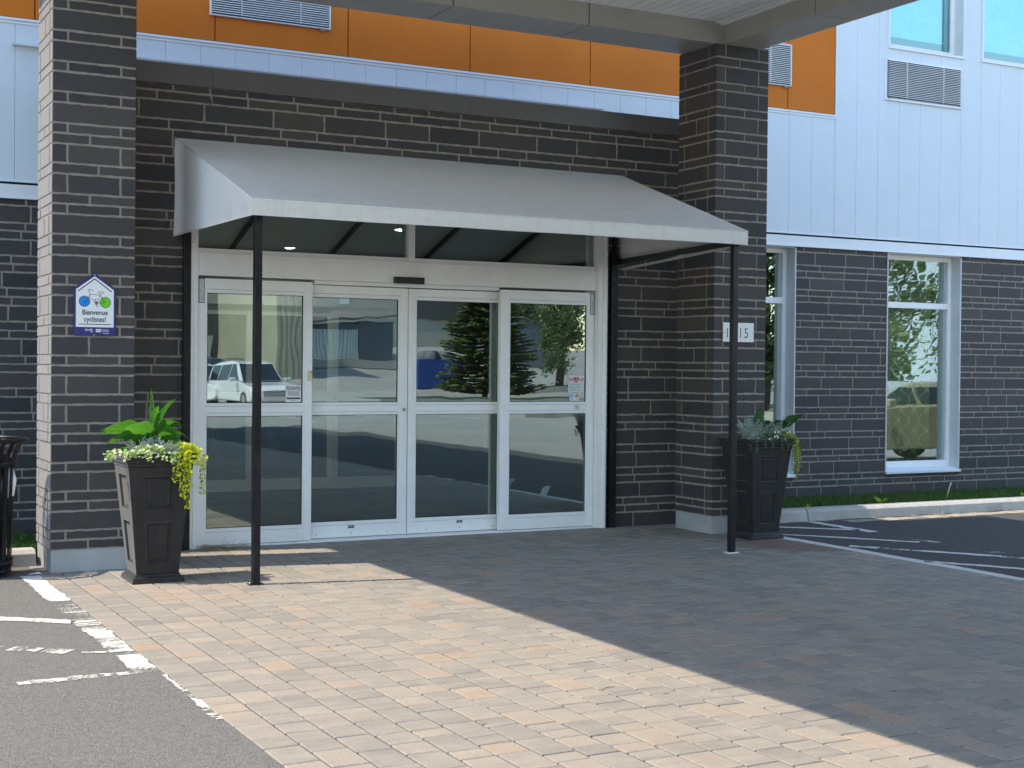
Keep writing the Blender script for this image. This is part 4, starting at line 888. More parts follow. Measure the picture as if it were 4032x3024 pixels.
# ------------------------------------------------------------------ planters
def rr_sq(h, z): return [(-h, -h, z), (h, -h, z), (h, h, z), (-h, h, z)]
def make_planter(loc, rz, label):
    t = empty('planter', loc, rz); tag(t, label, 'planter', 'tall tapered planters beside the entrance')
    mb = MB(); prof = [(.190, .0), (.190, .022), (.186, .026), (.186, .038), (.168, .048), (.166, .060), (.154, .066), (.232, .850), (.238, .856), (.238, .872), (.252, .890), (.252, .902), (.262, .912), (.264, .948), (.250, .950), (.246, .900)]
    vs = [p for h, z in prof for p in rr_sq(h, z)]; n = len(prof)
    mb.raw(vs, [(i*4+k, i*4+(k+1) % 4, (i+1)*4+(k+1) % 4, (i+1)*4+k) for i in range(n-1) for k in range(4) if i != 6]); bx = mb
    # faces with recessed panels (segment 6, z .066 -> .85)
    def H(z): return .154+(.232-.154)*(z-.066)/(.850-.066)
    for k in range(4):
        R = Matrix.Rotation(k*pi/2, 3, 'Z')
        def P(u, z, d=0): hh = H(z); return R @ Vector((u*hh, -hh+d, z))
        U = .60; zz_ = [.066, .13, .46, .53, .80, .850]
        for i, (a, b) in enumerate(zip(zz_, zz_[1:])):
            for (u0, u1) in ((-1, -U), (-U, U), (U, 1)):
                if i in (1, 3) and u0 == -U: continue
                bx.raw([P(u0, a), P(u1, a), P(u1, b), P(u0, b)], [(0, 1, 2, 3)])
        for (a, b) in ((.13, .46), (.53, .80)):
            rings = [(0, 0), (.035, -.0), (.05, .016), (.085, .016), (.10, .012)]; loops = []
            for (ins, dep) in rings:
                iu = U - ins*2.6*.9; dz = ins*.38
                loops.append([P(-iu, a+dz, dep), P(iu, a+dz, dep), P(iu, b-dz, dep), P(-iu, b-dz, dep)])
            for A, B in zip(loops, loops[1:]): bx.raw(A+B, [(j, (j+1) % 4, 4+(j+1) % 4, 4+j) for j in range(4)])
            bx.raw(loops[-1], [(0, 1, 2, 3)])
    o = bx.build('pot', M['planter']); o.parent = t; weld(o, 5e-4); m_ = o.modifiers.new('b', 'BEVEL'); m_.width = .0025; m_.segments = 2; m_.limit_method = 'ANGLE'; m_.angle_limit = RD(35)
    mb = MB(); mb.face(rr_sq(.247, .905)); s = mb.build('soil', M['soil']); s.parent = t
    return t
make_planter((2.545, 10.435, 0), 0, 'sunlit tapered black planter beside the left brick pillar')
make_planter((8.345, 10.735, 0), RD(1.5), 'shaded tapered black planter beside the right brick pillar')
def wleaf(mb, base, dirv, L, wd, droop, fold=.25, r=.5, curl=0, nseg=9, tipup=0, roll=0):
    """large pointed leaf: arching spine"""
    base = Vector(base); d = Vector(dirv).normalized(); side = d.cross(Vector((0, 0, 1)))
    side = side.normalized() if side.length > .05 else Vector((1, 0, 0))
    side0 = side; side = Matrix.Rotation(roll, 3, d) @ side
    pts = []; p = base.copy(); cur = d.copy()
    for i in range(nseg+1):
        t = i/nseg; wd_ = wd*(sin(pi*min(1, t*1.02)**.75)**.85 if 0 < t < 1 else .02)*(1+.12*sin(t*9+wd*80))
        up = side.cross(cur).normalized(); sd = (side+up*fold).normalized(); sd2 = (-side+up*fold).normalized()
        ww = wd_/2*(1+.08*sin(t*17)); pts.append((p+sd2*ww, p+sd2*ww*.5+up*.004, p.copy(), p+sd*ww*.5+up*.004, p+sd*ww))
        p = p+cur*L/nseg; cur = (cur+Vector((0, 0, -droop/nseg+tipup*t/nseg))+side0*curl/nseg).normalized()
    vs = [q for row in pts for q in row]
    mb.raw(vs, [(i*5+k, i*5+k+1, (i+1)*5+k+1, (i+1)*5+k) for i in range(nseg) for k in range(4)], 0, r, True)
def canna(name, loc, leaves, stems, mat, label):
    mb = MB()
    for (b, d, L, wd, dr, fo, r, cu, *ro) in leaves: wleaf(mb, b, d, L, wd, dr, fo, r, cu, 11, 0, ro[0] if ro else 0)
    t = empty(name, loc); o = mb.build('foliage', mat); o.parent = t
    for s in stems:
        q = MB(); q.tube(s, [.011-.004*i/len(s) for i in range(len(s))], 8); o2 = q.build('stem', M['canna']); o2.parent = t
    return tag(t, label, 'plant')
# left canna (relative to planter soil centre at z .9); +x right, -y towards viewer
canna('canna_plant', (2.545, 10.435, .9), [
  ((.0, 0, .22), (-.02, -.05, 1), .30, .06, -.2, .9, .9, .1, .6),
  ((.01, 0, .20), (.35, .1, .9), .30, .15, 1.0, .12, .0, 0, -.8),
  ((.0, -.02, .17), (-.75, -.25, .55), .27, .13, .95, .25, .95, .1, .95),
  ((-.02, .03, .19), (-1.0, .1, .40), .36, .12, .75, .2, .55, -.1, .85), ((-.03, .0, .14), (-.95, .2, .35), .34, .10, 1.1, .3, .35, .2, .9),
  ((-.02, .05, .16), (-1, .3, .32), .38, .09, .6, .3, .7, .15, .8),
  ((.03, -.02, .15), (.65, -.3, .6), .25, .12, 1.7, .25, 1.0, .1, -.75), ((.05, -.05, .12), (.8, -.2, .35), .20, .12, 1.4, .25, .75, -.1, -.85),
  ((.02, -.03, .13), (.5, -.3, .5), .17, .10, 1.3, .3, .85, .2, -.6),
  ((.10, .0, .10), (.2, .0, .95), .22, .035, .1, .8, .9, 0, .2), ((.12, -.02, .10), (.9, 0, .4), .14, .09, 2.4, .3, .6, 0, -.8), ((.11, 0, .13), (.8, -.1, .35), .13, .06, 2.0, .4, .9, 0, -.6),
  ((-.04, -.02, .07), (-1, -.2, .12), .22, .055, .15, .45, .95, 0, .6), ((.14, -.02, .03), (.75, -.2, .8), .15, .08, 1.9, .4, .8, 0, -.7), ((.16, -.03, .01), (.5, -.3, .9), .17, .07, 1.2, .4, .95, 0, -.6),
  ((.0, .03, .05), (-.5, -.3, .8), .24, .12, 1.4, .2, .2, 0, .8), ((.04, -.02, .03), (.35, -.4, .8), .22, .13, 1.5, .2, .1, 0, -.9), ((-.02, -.03, .04), (-.1, -.6, .8), .2, .10, 1.3, .2, .3, 0, .2), ((.06, .04, .08), (.5, .4, .7), .24, .12, 1.6, .2, .05, 0, -.7),
  ((-.06, -.02, .10), (-.6, -.4, .7), .20, .09, 1.6, .3, .15, .2, .8), ((.03, -.03, .19), (.3, -.3, .8), .20, .10, 1.9, .25, .3, -.2, -.6), ((-.01, -.04, .15), (-.3, -.5, .7), .18, .085, 1.7, .3, .1, .3, .7),
  ((.09, -.03, .07), (.6, -.4, .6), .18, .08, 1.9, .3, .45, 0, -.7), ((.15, .0, .06), (.7, .0, .6), .16, .07, 2.0, .3, .25, .2, -.8), ((-.08, .02, .06), (-.8, .1, .6), .20, .08, 1.7, .3, .05, 0, .8),
  ((.05, .0, .20), (.6, .2, .6), .22, .09, 1.5, .25, .15, .2, -.8), ((-.01, -.02, .26), (.2, -.3, .9), .16, .06, .8, .5, .8, .3, -.5)],
  [[(0, 0, 0), (-.005, 0, .12), (0, 0, .30)], [(.05, 0, 0), (.08, 0, .10), (.12, 0, .22)], [(-.04, 0, 0), (-.035, 0, .1), (-.02, .02, .22)], [(.13, .02, 0), (.15, .02, .08)]],
  M['canna'], 'bright green broad leaved plant in the sunlit planter')
canna('canna_plant', (8.345, 10.735, .9), [
  ((.19, -.06, .13), (.9, -.12, .42), .34, .115, -.05, .2, .5, 0, -1.15), ((.19, -.08, .14), (.25, -.3, .5), .13, .15, 1.4, .2, .4, .2, -.8),
  ((-.04, -.06, .10), (.1, 0, 1), .26, .10, .1, .4, .6, .1, .9), ((-.04, -.08, .10), (.6, -.1, .7), .20, .17, 1.0, .15, .2, 0, -1.0), ((.06, -.04, .05), (.7, 0, .5), .25, .12, .5, .2, .1, 0, -1.0), ((-.02, 0, .04), (-.3, -.1, .9), .18, .09, 1.2, .3, .3, .2), ((.1, .05, .0), (.5, .4, .6), .22, .08, 1.2, .3, .1, 0)],
  [[(.17, -.02, 0), (.185, -.02, .07), (.20, -.02, .13)], [(-.05, 0, 0), (-.06, 0, .12)]], M['cannad'], 'dark green broad leaved plant in the shaded planter')

def trailer(name, loc, mat, label, n_top, region, trails, size, flowers=0, rs=1, droop_spread=.02):
    """cushion of small round leaves plus trailing stems"""
    rg = random.Random(rs); mb = MB()
    def lf(c, sz, r):
        nn = Vector((rg.gauss(0, 1), rg.gauss(-.6, 1), rg.gauss(.8, .8))).normalized(); a = nn.cross(Vector((0, 0, 1))).normalized(); b = nn.cross(a)
        k = 7; mb.face([Vector(c)+(a*cos(2*pi*i/k)*1.05+b*sin(2*pi*i/k)*.85)*sz + nn*(.15*sz*cos(4*pi*i/k)) for i in range(k)], 0, r)
    x0, x1, y0, y1, z0, z1 = region
    cl = [(rg.uniform(x0, x1), rg.uniform(y0, y1)) for _ in range(max(4, n_top//22))]
    for _ in range(n_top):
        c = rg.choice(cl); x = min(max(c[0]+rg.gauss(0, .028), x0), x1); y = min(max(c[1]+rg.gauss(0, .028), y0), y1)
        e = 1-abs((x-(x0+x1)/2)/((x1-x0)/2+.001))**3*.6
        lf((x, y, z0+(z1-z0)*rg.random()**.7*e), size*rg.uniform(.6, 1.25), rg.random())
    t = empty(name, loc)
    st_ = MB()
    for (x, y, z, L, dx, dy) in trails:
        pts = []; px, py, pz = x, y, z
        for i in range(14):
            u = i/13; pts.append((px+dx*min(1, u*2.2)+.008*sin(i*1.7+x*40), py+dy*min(1, u*2.2)+.006*cos(i*1.3), pz+.02*sin(min(1, u*3)*pi)-L*u))
        st_.tube(pts, .0015, 5)
        m_ = int(L/.012)+3
        for j in range(m_):
            u = j/m_; i = min(12, int(u*13)); a, b = Vector(pts[i]), Vector(pts[i+1]); c = a.lerp(b, u*13-i)
            for sg_ in (-1, 1): lf(c+Vector((sg_*size*.9+rg.gauss(0, .003), rg.gauss(0, .006), rg.gauss(0, .004))), size*rg.uniform(.75, 1.15)*(1-.35*u), rg.random())
    o = mb.build('foliage', mat); o.parent = t
    if trails: o = st_.build('trailing_stem', M['stem']); o.parent = t
    if flowers:
        fb = MB()
        for _ in range(flowers):
            c = rg.choice(cl); p = Vector((c[0]+rg.gauss(0, .03), c[1]+rg.gauss(0, .03)-.01, z0+(z1-z0)*rg.uniform(.4, 1.15)))
            for k in range(5):
                a = 2*pi*k/5+rg.random(); q_ = p+Vector((cos(a)*.005, -.003, sin(a)*.005)); fb.disc(q_, .0048, (cos(a)*.3, -1, .5+sin(a)*.3), 7)
        o = fb.build('blossom', M['bloom']); o.parent = t
    return tag(t, label, 'plant')
trailer('variegated_trailing_plant', (2.545, 10.435, .9), M['cream'], 'cream variegated trailing plant along the front rim of the sunlit planter', 620, (-.26, .10, -.27, -.12, .02, .10),
        [(-.24, -.2, .06, .05, -.10, -.03), (-.25, -.12, .07, .04, -.12, -.01), (-.2, -.26, .05, .05, -.06, -.03), (.05, -.27, .05, .07, .02, -.03), (.08, -.27, .05, .08, .01, -.03), (-.27, -.22, .05, .05, -.10, 0), (-.27, -.16, .06, .04, -.08, 0), (-.1, -.27, .05, .05, .0, -.03), (-.02, -.27, .05, .05, .03, -.03)], .0145, 22, 2)
trailer('golden_trailing_plant', (2.545, 10.435, .9), M['lime'], 'bright yellow creeping plant spilling over the right side of the sunlit planter', 520, (.10, .27, -.26, .0, .01, .12),
        [(.11, -.27, .06, .22, -.02, -.02), (.14, -.27, .06, .34, .0, -.02), (.185, -.27, .06, .42, -.01, -.03), (.17, -.27, .06, .26, .02, -.02), (.22, -.27, .06, .12, .03, -.02), (.27, -.15, .07, .34, .06, -.0), (.27, -.1, .07, .14, .09, 0)], .0150, 0, 3)
trailer('white_flowering_plant', (8.345, 10.735, .9), m_leaf('alyssum_leaf', [(.06, .12, .04), (.12, .2, .08)], .2), 'small white flowering plant spilling over the front of the shaded planter', 420, (-.20, .22, -.26, -.05, .0, .10),
        [(-.2, -.27, .04, .12, -.02, -.02), (-.05, -.27, .04, .08, .02, -.02), (.08, -.27, .04, .10, .0, -.02), (.2, -.27, .05, .14, .02, -.02), (-.12, -.27, .04, .07, .0, -.02), (.15, -.27, .05, .12, .0, -.02), (-.25, -.26, .03, .10, -.02, 0)], .008, 26, 4)
trailer('golden_creeping_plant', (8.345, 10.735, .9), m_leaf('dull_golden_leaf', [(.16, .22, .03), (.30, .34, .05), (.38, .40, .08)], .25), 'yellow green creeping plant hanging from the right corner of the shaded planter', 260, (.14, .27, -.26, -.05, .0, .12),
        [(.25, -.25, .07, .38, .05, 0), (.27, -.22, .07, .30, .07, 0), (.27, -.18, .08, .26, .10, 0), (.22, -.27, .06, .20, .03, -.02), (.27, -.15, .07, .34, .06, .01), (.26, -.24, .06, .42, .02, -.01), (.27, -.1, .08, .22, .10, 0)], .011, 0, 5)
def dusty(name, loc, label, spots, rs, hmin, hmax):
    rg = random.Random(rs); mb = MB()
    for (x, y) in spots:
        for k in range(7):
            a = rg.uniform(0, 2*pi); h = rg.uniform(hmin, hmax); d = Vector((cos(a)*.5, sin(a)*.5-.15, 1)).normalized(); p = Vector((x, y, .0)); pts = [p+d*h*i/8+Vector((cos(a), sin(a), 0))*.03*(i/8)**2 for i in range(9)]
            for i in range(1, 9):
                c = pts[i]
                for s_ in (-1, 1):
                    sd = Vector((-sin(a), cos(a), .4*s_))*s_; L = .05*(1.15-i/10)
                    e = c+(sd.normalized()+d*.7).normalized()*L; w_ = d*.005
                    mb.face([c-w_, e-w_*.6, e+w_*.6, c+w_], 0, rg.random())
                    for q_ in (.45, .8):
                        m_ = c.lerp(e, q_); e2 = m_+(d*.9+sd.normalized()*.2).normalized()*L*.42; e3 = m_+(sd.normalized()*.9-d*.1).normalized()*L*.35
                        mb.face([m_, e2-sd*.002, e2+sd*.003, m_+w_], 0, rg.random()); mb.face([m_, e3+w_, e3-w_, m_-w_], 0, rg.random())
            for i in range(8): mb.face([pts[i]+Vector((.0025, 0, 0)), pts[i]-Vector((.0025, 0, 0)), pts[i+1]-Vector((.002, 0, 0)), pts[i+1]+Vector((.002, 0, 0))], 0, .5)
    return tag(mb.build(name, M['silver'], loc=loc), label, 'plant')
dusty('silver_leaf_plant', (2.545, 10.435, .9), 'silver lacy leaved plant low in the middle of the sunlit planter', [(-.15, -.10), (-.06, -.14), (.05, -.2), (.11, -.20), (.08, -.14), (-.02, -.2)], 6, .09, .16)
dusty('silver_leaf_plant', (8.345, 10.735, .9), 'silver lacy leaved plant standing tall in the shaded planter', [(-.20, -.14), (-.13, -.16), (-.16, -.05), (.08, -.12), (.12, -.14), (-.09, -.12), (-.22, -.2)], 7, .12, .27)

# ------------------------------------------------------------------ litter bin
bn = empty('litter_bin', (1.425, 11.165, 0)); tag(bn, 'round black slatted steel litter bin next to the left pillar', 'bin')
q = MB(); q.tube([(.335*cos(a), .335*sin(a), 1.02) for a in [2*pi*k/40 for k in range(41)]], .016, 8, cap=False); q.lathe([(.30, 1.005), (.335, 1.012)], n=40); o = q.build('rim', M['black']); o.parent = bn
for z, rd in ((.845, .262), (.10, .236)):
    q = MB(); q.lathe([(rd, z-.028), (rd+.006, z-.028), (rd+.006, z+.028), (rd, z+.028)], n=40); o = q.build('band', M['black']); o.parent = bn
q = MB()
for k in range(22):
    a = 2*pi*k/22; ca, sa = cos(a), sin(a); pr = [(.228, .03), (.236, .3), (.246, .6), (.256, .85), (.285, .95), (.322, 1.012)]
    for (r0, z0), (r1, z1) in zip(pr, pr[1:]):
        wv = Vector((-sa, ca, 0))*.021; e = Vector((ca, sa, 0))
        A = [e*r0+Vector((0, 0, z0))-wv, e*r0+Vector((0, 0, z0))+wv, e*r1+Vector((0, 0, z1))+wv, e*r1+Vector((0, 0, z1))-wv]; B = [v-e*.005 for v in A]
        q.raw(A+B, [(0, 1, 2, 3), (7, 6, 5, 4), (0, 4, 5, 1), (1, 5, 6, 2), (2, 6, 7, 3), (3, 7, 4, 0)])
o = q.build('slat', M['black']); o['kind'] = 'stuff'; o.parent = bn
q = MB(); q.lathe([(0, .02), (.232, .02), (.232, .05), (.22, .06)], n=40); o = q.build('base', M['black']); o.parent = bn
q = MB(); q.lathe([(0, .06), (.19, .06), (.21, .6), (.215, .92), (.20, .92), (.195, .1)], n=32); o = q.build('liner', M['blackp']); o.parent = bn
q = MB(); rg = random.Random(5); pts = [(rg.uniform(-.05, .05), rg.uniform(-.02, .02), rg.uniform(-.12, .12)) for _ in range(9)]
q.raw([(-.03, 0, -.12), (.03, .01, -.1), (.045, -.01, .02), (.02, .0, .12), (-.02, .012, .10), (-.04, -.006, 0)], [(0, 1, 2, 5), (2, 3, 4, 5)]); o = tag(q.build('paper_scrap', M['signw'], loc=(1.63, 11.06, .70)), 'crumpled pale paper caught between the bin slats', 'litter')

# small ground litter
q = MB(); rg = random.Random(8)
for _ in range(150):
    a = rg.uniform(-.5, .5)+(pi/2 if rg.random() < .2 else 0); L = rg.uniform(.03, .12); x = 3.28+abs(rg.gauss(0, .22)); y = 11.93-abs(rg.gauss(0, .07)); z = .004+abs(rg.gauss(0, .012))
    q.tube([(x, y, z), (x+cos(a)*L*.5, y+sin(a)*L*.5, z+rg.uniform(0, .02)), (x+cos(a)*L, y+sin(a)*L, max(.003, z+rg.uniform(-.01, .012)))], .0013, 4)
for _ in range(5): x = 3.45+rg.random()*.3; q.tube([(x, 11.97, .01), (x+rg.uniform(.02, .09), 11.98, rg.uniform(.05, .09))], .0013, 4)
tag(q.build('dry_grass_heap', M['twig']), 'small heap of dry grass blown against the door frame', 'debris', kind='stuff')
def twig(x, y, L, a, lab, mat='twig'):
    q = MB(); q.tube([(-L/2, 0, .004), (0, .01, .007), (L/2, -.004, .004)], .0022, 5); q.tube([(0, .01, .006), (L*.2, .035, .006)], .0016, 5)
    tag(q.build('twig', M[mat], loc=(x, y, 0)), lab, 'twig').rotation_euler = (0, 0, a)
twig(3.72, 5.95, .10, .3, 'brown seed twig lying on the sunlit paving in the foreground'); twig(4.36, 11.52, .12, .1, 'dry straw lying in the thin sunlit strip near the doors', 'twig')
twig(3.40, 9.82, .16, .2, 'dry twigs lying just right of the left awning post')
q = MB(); q.raw([(-.05, -.01, .006), (0, -.022, .012), (.055, -.006, .006), (.035, .018, .02), (-.02, .02, .012)], [(0, 1, 2, 3, 4)]); tag(q.build('leaf_scrap', M['signw'], loc=(1.80, 11.02, 0)), 'small pale scrap on the ground beside the litter bin', 'litter')
def weed(x, y, lab, hh=.06, n=9, rs=3):
    rg = random.Random(rs); mb = MB()
    for _ in range(n): a = rg.uniform(0, 2*pi); wleaf(mb, (rg.uniform(-.03, .03), 0, 0), (cos(a), sin(a)*.6, 1.1), hh*rg.uniform(.7, 1.3), .022, 1.0, .2, rg.random(), 0, 5)
    tag(mb.build('weed', M['lime'], loc=(x, y, .11)), lab, 'weed')
weed(11.0, 11.90, 'broad light green weed in the sunlit grass edge, near the pillar', .09); weed(9.95, 11.90, 'small pale weed at the grass edge right of the shaded planter', .06, 5, 5)
weed(13.2, 11.90, 'low green weed at the kerb below the right window', .07, 8, 6)
q = MB(); q.tube([(0, 0, 0), (.04, 0, .12), (.07, 0, .20)], .006, 6); q.disc((.072, -.004, .205), .014, n=10); tag(q.build('grass_stalk', simple('pale_stalk', (.5, .48, .33), .7), loc=(12.0, 11.93, .1)), 'single pale stalk standing up in the grass by the kerb', 'plant')

# ------------------------------------------------------------------ what the glass mirrors: the street side behind the camera
def car(loc, rz, paint, label, suv=True, L=4.6, W=1.85, H=1.68):
    t = empty('parked_car', (*loc, gz(loc[1])), rz); tag(t, label, 'car', 'cars in the car park facing the hotel')
    # side profile (x forward, z)
    body = [(-2.25, .35), (-2.3, .75), (-2.22, 1.02), (-.1, 1.06) if 0 else (-1.0, 1.05), (.95, 1.02), (1.95, .88), (2.25, .70), (2.3, .40), (2.2, .28), (-2.15, .28)]
    top = [(-2.05, 1.03), (-1.75, H-.10), (-1.2, H-.02), (-.2, H), (.45, H-.08), (1.15, 1.02)]
    if not suv: top = [(-2.0, 1.0), (-1.3, H-.12), (-.6, H-.03), (.0, H-.04), (.4, H-.15), (1.25, 1.0)]
    k = L/4.6; hw = W/2
    mb = MB(); n = len(body)
    def shell(prof, w0, w1, mi):
        n = len(prof); zmin = min(p[1] for p in prof); zmax = max(p[1] for p in prof)
        A = []
        for s_ in (-1, 1):
            for (x, z) in prof: A.append((x*k, s_*(w0+(w1-w0)*((z-zmin)/(zmax-zmin+1e-6))), z))
        fs = [tuple(range(n)), tuple(range(n, 2*n))[::-1]]+[(i, n+i, n+(i+1) % n, (i+1) % n) for i in range(n)]
        mb.raw(A, fs, mi)
    shell(body, hw, hw*.95, 0); shell(top, hw*.93, hw*.70, 0)
    o = mb.build('body', M[paint], bevel=.05); o.parent = t
    mb = MB(); zlo, zhi = 1.06, H-.13
    def wy(z): return hw*.93+(hw*.70-hw*.93)*((z-1.03)/(H-1.03))+.006
    for s_ in (-1, 1):
        for (a, b, c, d) in ((-1.80, -.95, -1.65, -.95), (-.88, .02, -.88, .02), (.08, .95, .08, .42)):
            mb.face([(a*k, s_*wy(zlo), zlo), (b*k, s_*wy(zlo), zlo), (d*k, s_*wy(zhi), zhi), (c*k, s_*wy(zhi), zhi)])
    o = mb.build('side_window', M['carglass']); o.parent = t
    mb = MB(); mb.face([(1.13*k+.02, -hw*.84, 1.05), (1.13*k+.02, hw*.84, 1.05), (.50*k+.03, hw*.68, H-.11), (.50*k+.03, -hw*.68, H-.11)])
    o = mb.build('windscreen', M['carglass']); o.parent = t
    for s_ in (-1, 1):
        mb = MB(); mb.raw([(2.2*k+.03, s_*(hw-.42), .62), (2.2*k-.02, s_*(hw-.05), .66), (1.95*k, s_*(hw+.005), .82), (2.05*k+.06, s_*(hw-.40), .80)], [(0, 1, 2, 3)]); o = mb.build('headlight', M['lens']); o.parent = t
        mb = MB(); mb.box(-2.32*k, -2.24*k, s_*hw*.7-.12, s_*hw*.7+.12, .78, .98); o = mb.build('tail_light', M['taill']); o.parent = t
        mb = MB(); mb.box(.85*k, 1.0*k, s_*(hw+.12)-.10, s_*(hw+.12)+.10, 1.0, 1.14); o = mb.build('mirror', M[paint], bevel=.03); o.parent = t
        for x in (-1.42, 1.42):
            mb = MB(); yy = s_*(hw-.10)
            for i in range(24):
                a0, a1 = 2*pi*i/24, 2*pi*(i+1)/24
                for (r0, y0, r1, y1) in ((.34, yy-.11, .34, yy+.11), (.34, yy+s_*.111, .22, yy+s_*.118)):
                    mb.face([(x*k+r0*cos(a0), y0, .34+r0*sin(a0)), (x*k+r0*cos(a1), y0, .34+r0*sin(a1)), (x*k+r1*cos(a1), y1, .34+r1*sin(a1)), (x*k+r1*cos(a0), y1, .34+r1*sin(a0))])
            o = mb.build('wheel', M['tyre']); o.parent = t
            mb = MB(); mb.disc((x*k, yy+s_*.114, .34), .215, (0, s_, 0), 20); r_o = mb.build('rim', M['rim']); r_o.parent = o
    mb = MB(); mb.box(2.2*k+.0, 2.33*k, -.5, .5, .50, .70)
    o = mb.build('grille', M['blackp']); o.parent = t
    mb = MB()
    for z in (.53, .59, .65): mb.box(2.33*k, 2.335*k+.01, -.5, .5, z, z+.03)
    o = mb.build('grille_bar', M['chrome']); o.parent = t
    return t
car((14.3, -28.5), RD(64), 'carw', 'white car reflected at the far left edge of the left door leaf')
car((13.6, -33.5), RD(62), 'cars', 'silver car parked behind the white cars reflected in the left door leaf')
car((15.6, -25.5), RD(84), 'carw', 'boxy white car with a chrome grille reflected behind the left awning post', True, 4.7, 1.9, 1.72)
car((20.5, -48), RD(20), 'carn', 'dark blue car reflected high in the far left door leaf', False, 4.5, 1.8, 1.45)
car((17.2, 9.0), RD(178), 'carb', 'beige car mirrored in the ground floor window with the lattice curtain', False, 4.7, 1.85, 1.45)

def building(name, x0, x1, y0, y1, z0, h, mat, label, rib=0, extra=None):
    t = empty(name, ((x0+x1)/2, y1, z0)); off = -Vector(t.location)
    mb = MB()
    if rib:
        x = x0
        while x < x1: mb.box(x, min(x+rib*.55, x1), y1-.02, y1+.04, z0, z0+h); x += rib
        mb.box(x0, x1, y0, y1-.02, z0, z0+h)
    else: mb.box(x0, x1, y0, y1, z0, z0+h)
    o = mb.build('wall', mat); o.parent = t; o.location = off
    mb = MB(); mb.box(x0-.15, x1+.15, y0-.15, y1+.15, z0+h, z0+h+.25); o = mb.build('roof', M['shroof']); o.parent = t; o.location = off
    if extra:
        for (nm, bx, mt) in extra:
            mb = MB(); mb.box(*bx); o = mb.build(nm, mt); o.parent = t; o.location = off
    return tag(t, label, 'building')
building('warehouse', 27, 62.5, -120, -88, 1.8, 14, M['wall1'], 'beige block building mirrored behind the grey shed', 0,
   [('door', (31.5, 33.5, -88.1, -87.93, 1.8, 14.5), M['wall2']), ('downpipe', (43.0, 44.0, -88.2, -87.9, 7, 15.8), M['ribw']), ('dark_panel', (49.0, 54.6, -88.1, -87.9, 5.6, 15.8), M['wall2']), ('pipe', (50.2, 50.5, -88.3, -88.1, 2, 15.8), M['signw']), ('pipe', (51.8, 52.1, -88.3, -88.1, 2, 15.8), M['signw'])])
building('shop_building', 14, 26.6, -84, -62, 1.2, 9, M['wall2'], 'dark shop building with a red sign mirrored in the left door leaf', 0,
   [('shop_sign', (17.8, 20.5, -62.1, -61.8, 5.8, 7.6), M['red']), ('shopfront', (17.5, 24.5, -62.1, -61.9, 1.3, 3.4), M['gravel'])])
building('corrugated_annex', 24.9, 26.9, -70, -50, 0.8, 8, M['wall3'], 'cream corrugated building mirrored beside the shop', .3)
def shed():
    t = empty('shed', (33.4, -62, gz(-60))); tag(t, 'low shed with pale corrugated front mirrored in the second door leaf', 'shed')
    mb = MB(); x = -3.2
    while x < 1.2: mb.box(x, x+.17, -.03, .03, 0, 2.2); x += .26
    mb.box(-3.2, 1.2, -4, -.03, 0, 2.2)
    o = mb.build('front_wall', M['ribw']); o.parent = t
    mb = MB(); mb.box(1.2, 3.6, -4, .05, 0, 2.75); mb.box(-3.2, 1.2, -.02, .03, 2.2, 2.6); o = mb.build('side_wall', M['shedg']); o.parent = t
    mb = MB(); mb.raw([(-3.6, .4, 2.55), (3.9, .4, 3.1), (3.9, -4.4, 3.9), (-3.6, -4.4, 3.3), (-3.6, .4, 2.68), (3.9, .4, 3.25), (3.9, -4.4, 4.05), (-3.6, -4.4, 3.45)], [(0, 1, 2, 3), (7, 6, 5, 4), (0, 4, 5, 1), (1, 5, 6, 2), (2, 6, 7, 3), (3, 7, 4, 0)]); o = mb.build('roof', M['shroof']); o.parent = t
shed()
def small_shed():
    t = empty('garden_shed', (45.5, -58, gz(-58))); tag(t, 'small grey gabled shed mirrored left of the street tree', 'shed')
    mb = MB(); mb.raw([(-1.6, 0, 0), (1.6, 0, 0), (1.6, 0, 2.3), (-.9, 0, 3.2), (-1.6, 0, 2.9), (-1.6, -3, 0), (1.6, -3, 0), (1.6, -3, 2.3), (-.9, -3, 3.2), (-1.6, -3, 2.9)], [(0, 1, 2, 3, 4), (9, 8, 7, 6, 5), (0, 5, 6, 1), (1, 6, 7, 2), (4, 3, 8, 9), (0, 4, 9, 5)]); o = mb.build('wall', M['shedg']); o.parent = t
    mb = MB(); mb.bar((-1.1, -1.5, 3.26), (1.9, -1.5, 2.28), 3.4, .1, up=(0, 0, 1)); o = mb.build('roof', M['shroof']); o.parent = t
small_shed()
def dumpster():
    t = empty('dumpster', (32.6, -46, gz(-46))); tag(t, 'blue waste container heaped with bags mirrored beside the spruce', 'container')
    mb = MB(); mb.raw([(-1.3, .7, 0), (1.3, .7, 0), (1.4, .9, 1.5), (-1.4, .9, 1.5), (-1.3, -.7, 0), (1.3, -.7, 0), (1.4, -.9, 1.5), (-1.4, -.9, 1.5)], [(0, 1, 2, 3), (7, 6, 5, 4), (0, 4, 5, 1), (1, 5, 6, 2), (3, 7, 4, 0)]); o = mb.build('bin_body', M['bluep']); o.parent = t
    mb = MB(); rg = random.Random(4)
    for _ in range(9):
        c = (rg.uniform(-1, 1), rg.uniform(-.5, .5), 1.5); mb.lathe([(0, .5), (.2, .45), (.38, .25), (.42, 0)], c, 9, rg.randint(0, 1))
    o = mb.build('rubbish_bag', [M['blackp'], M['shedg']]); o.parent = t
dumpster()
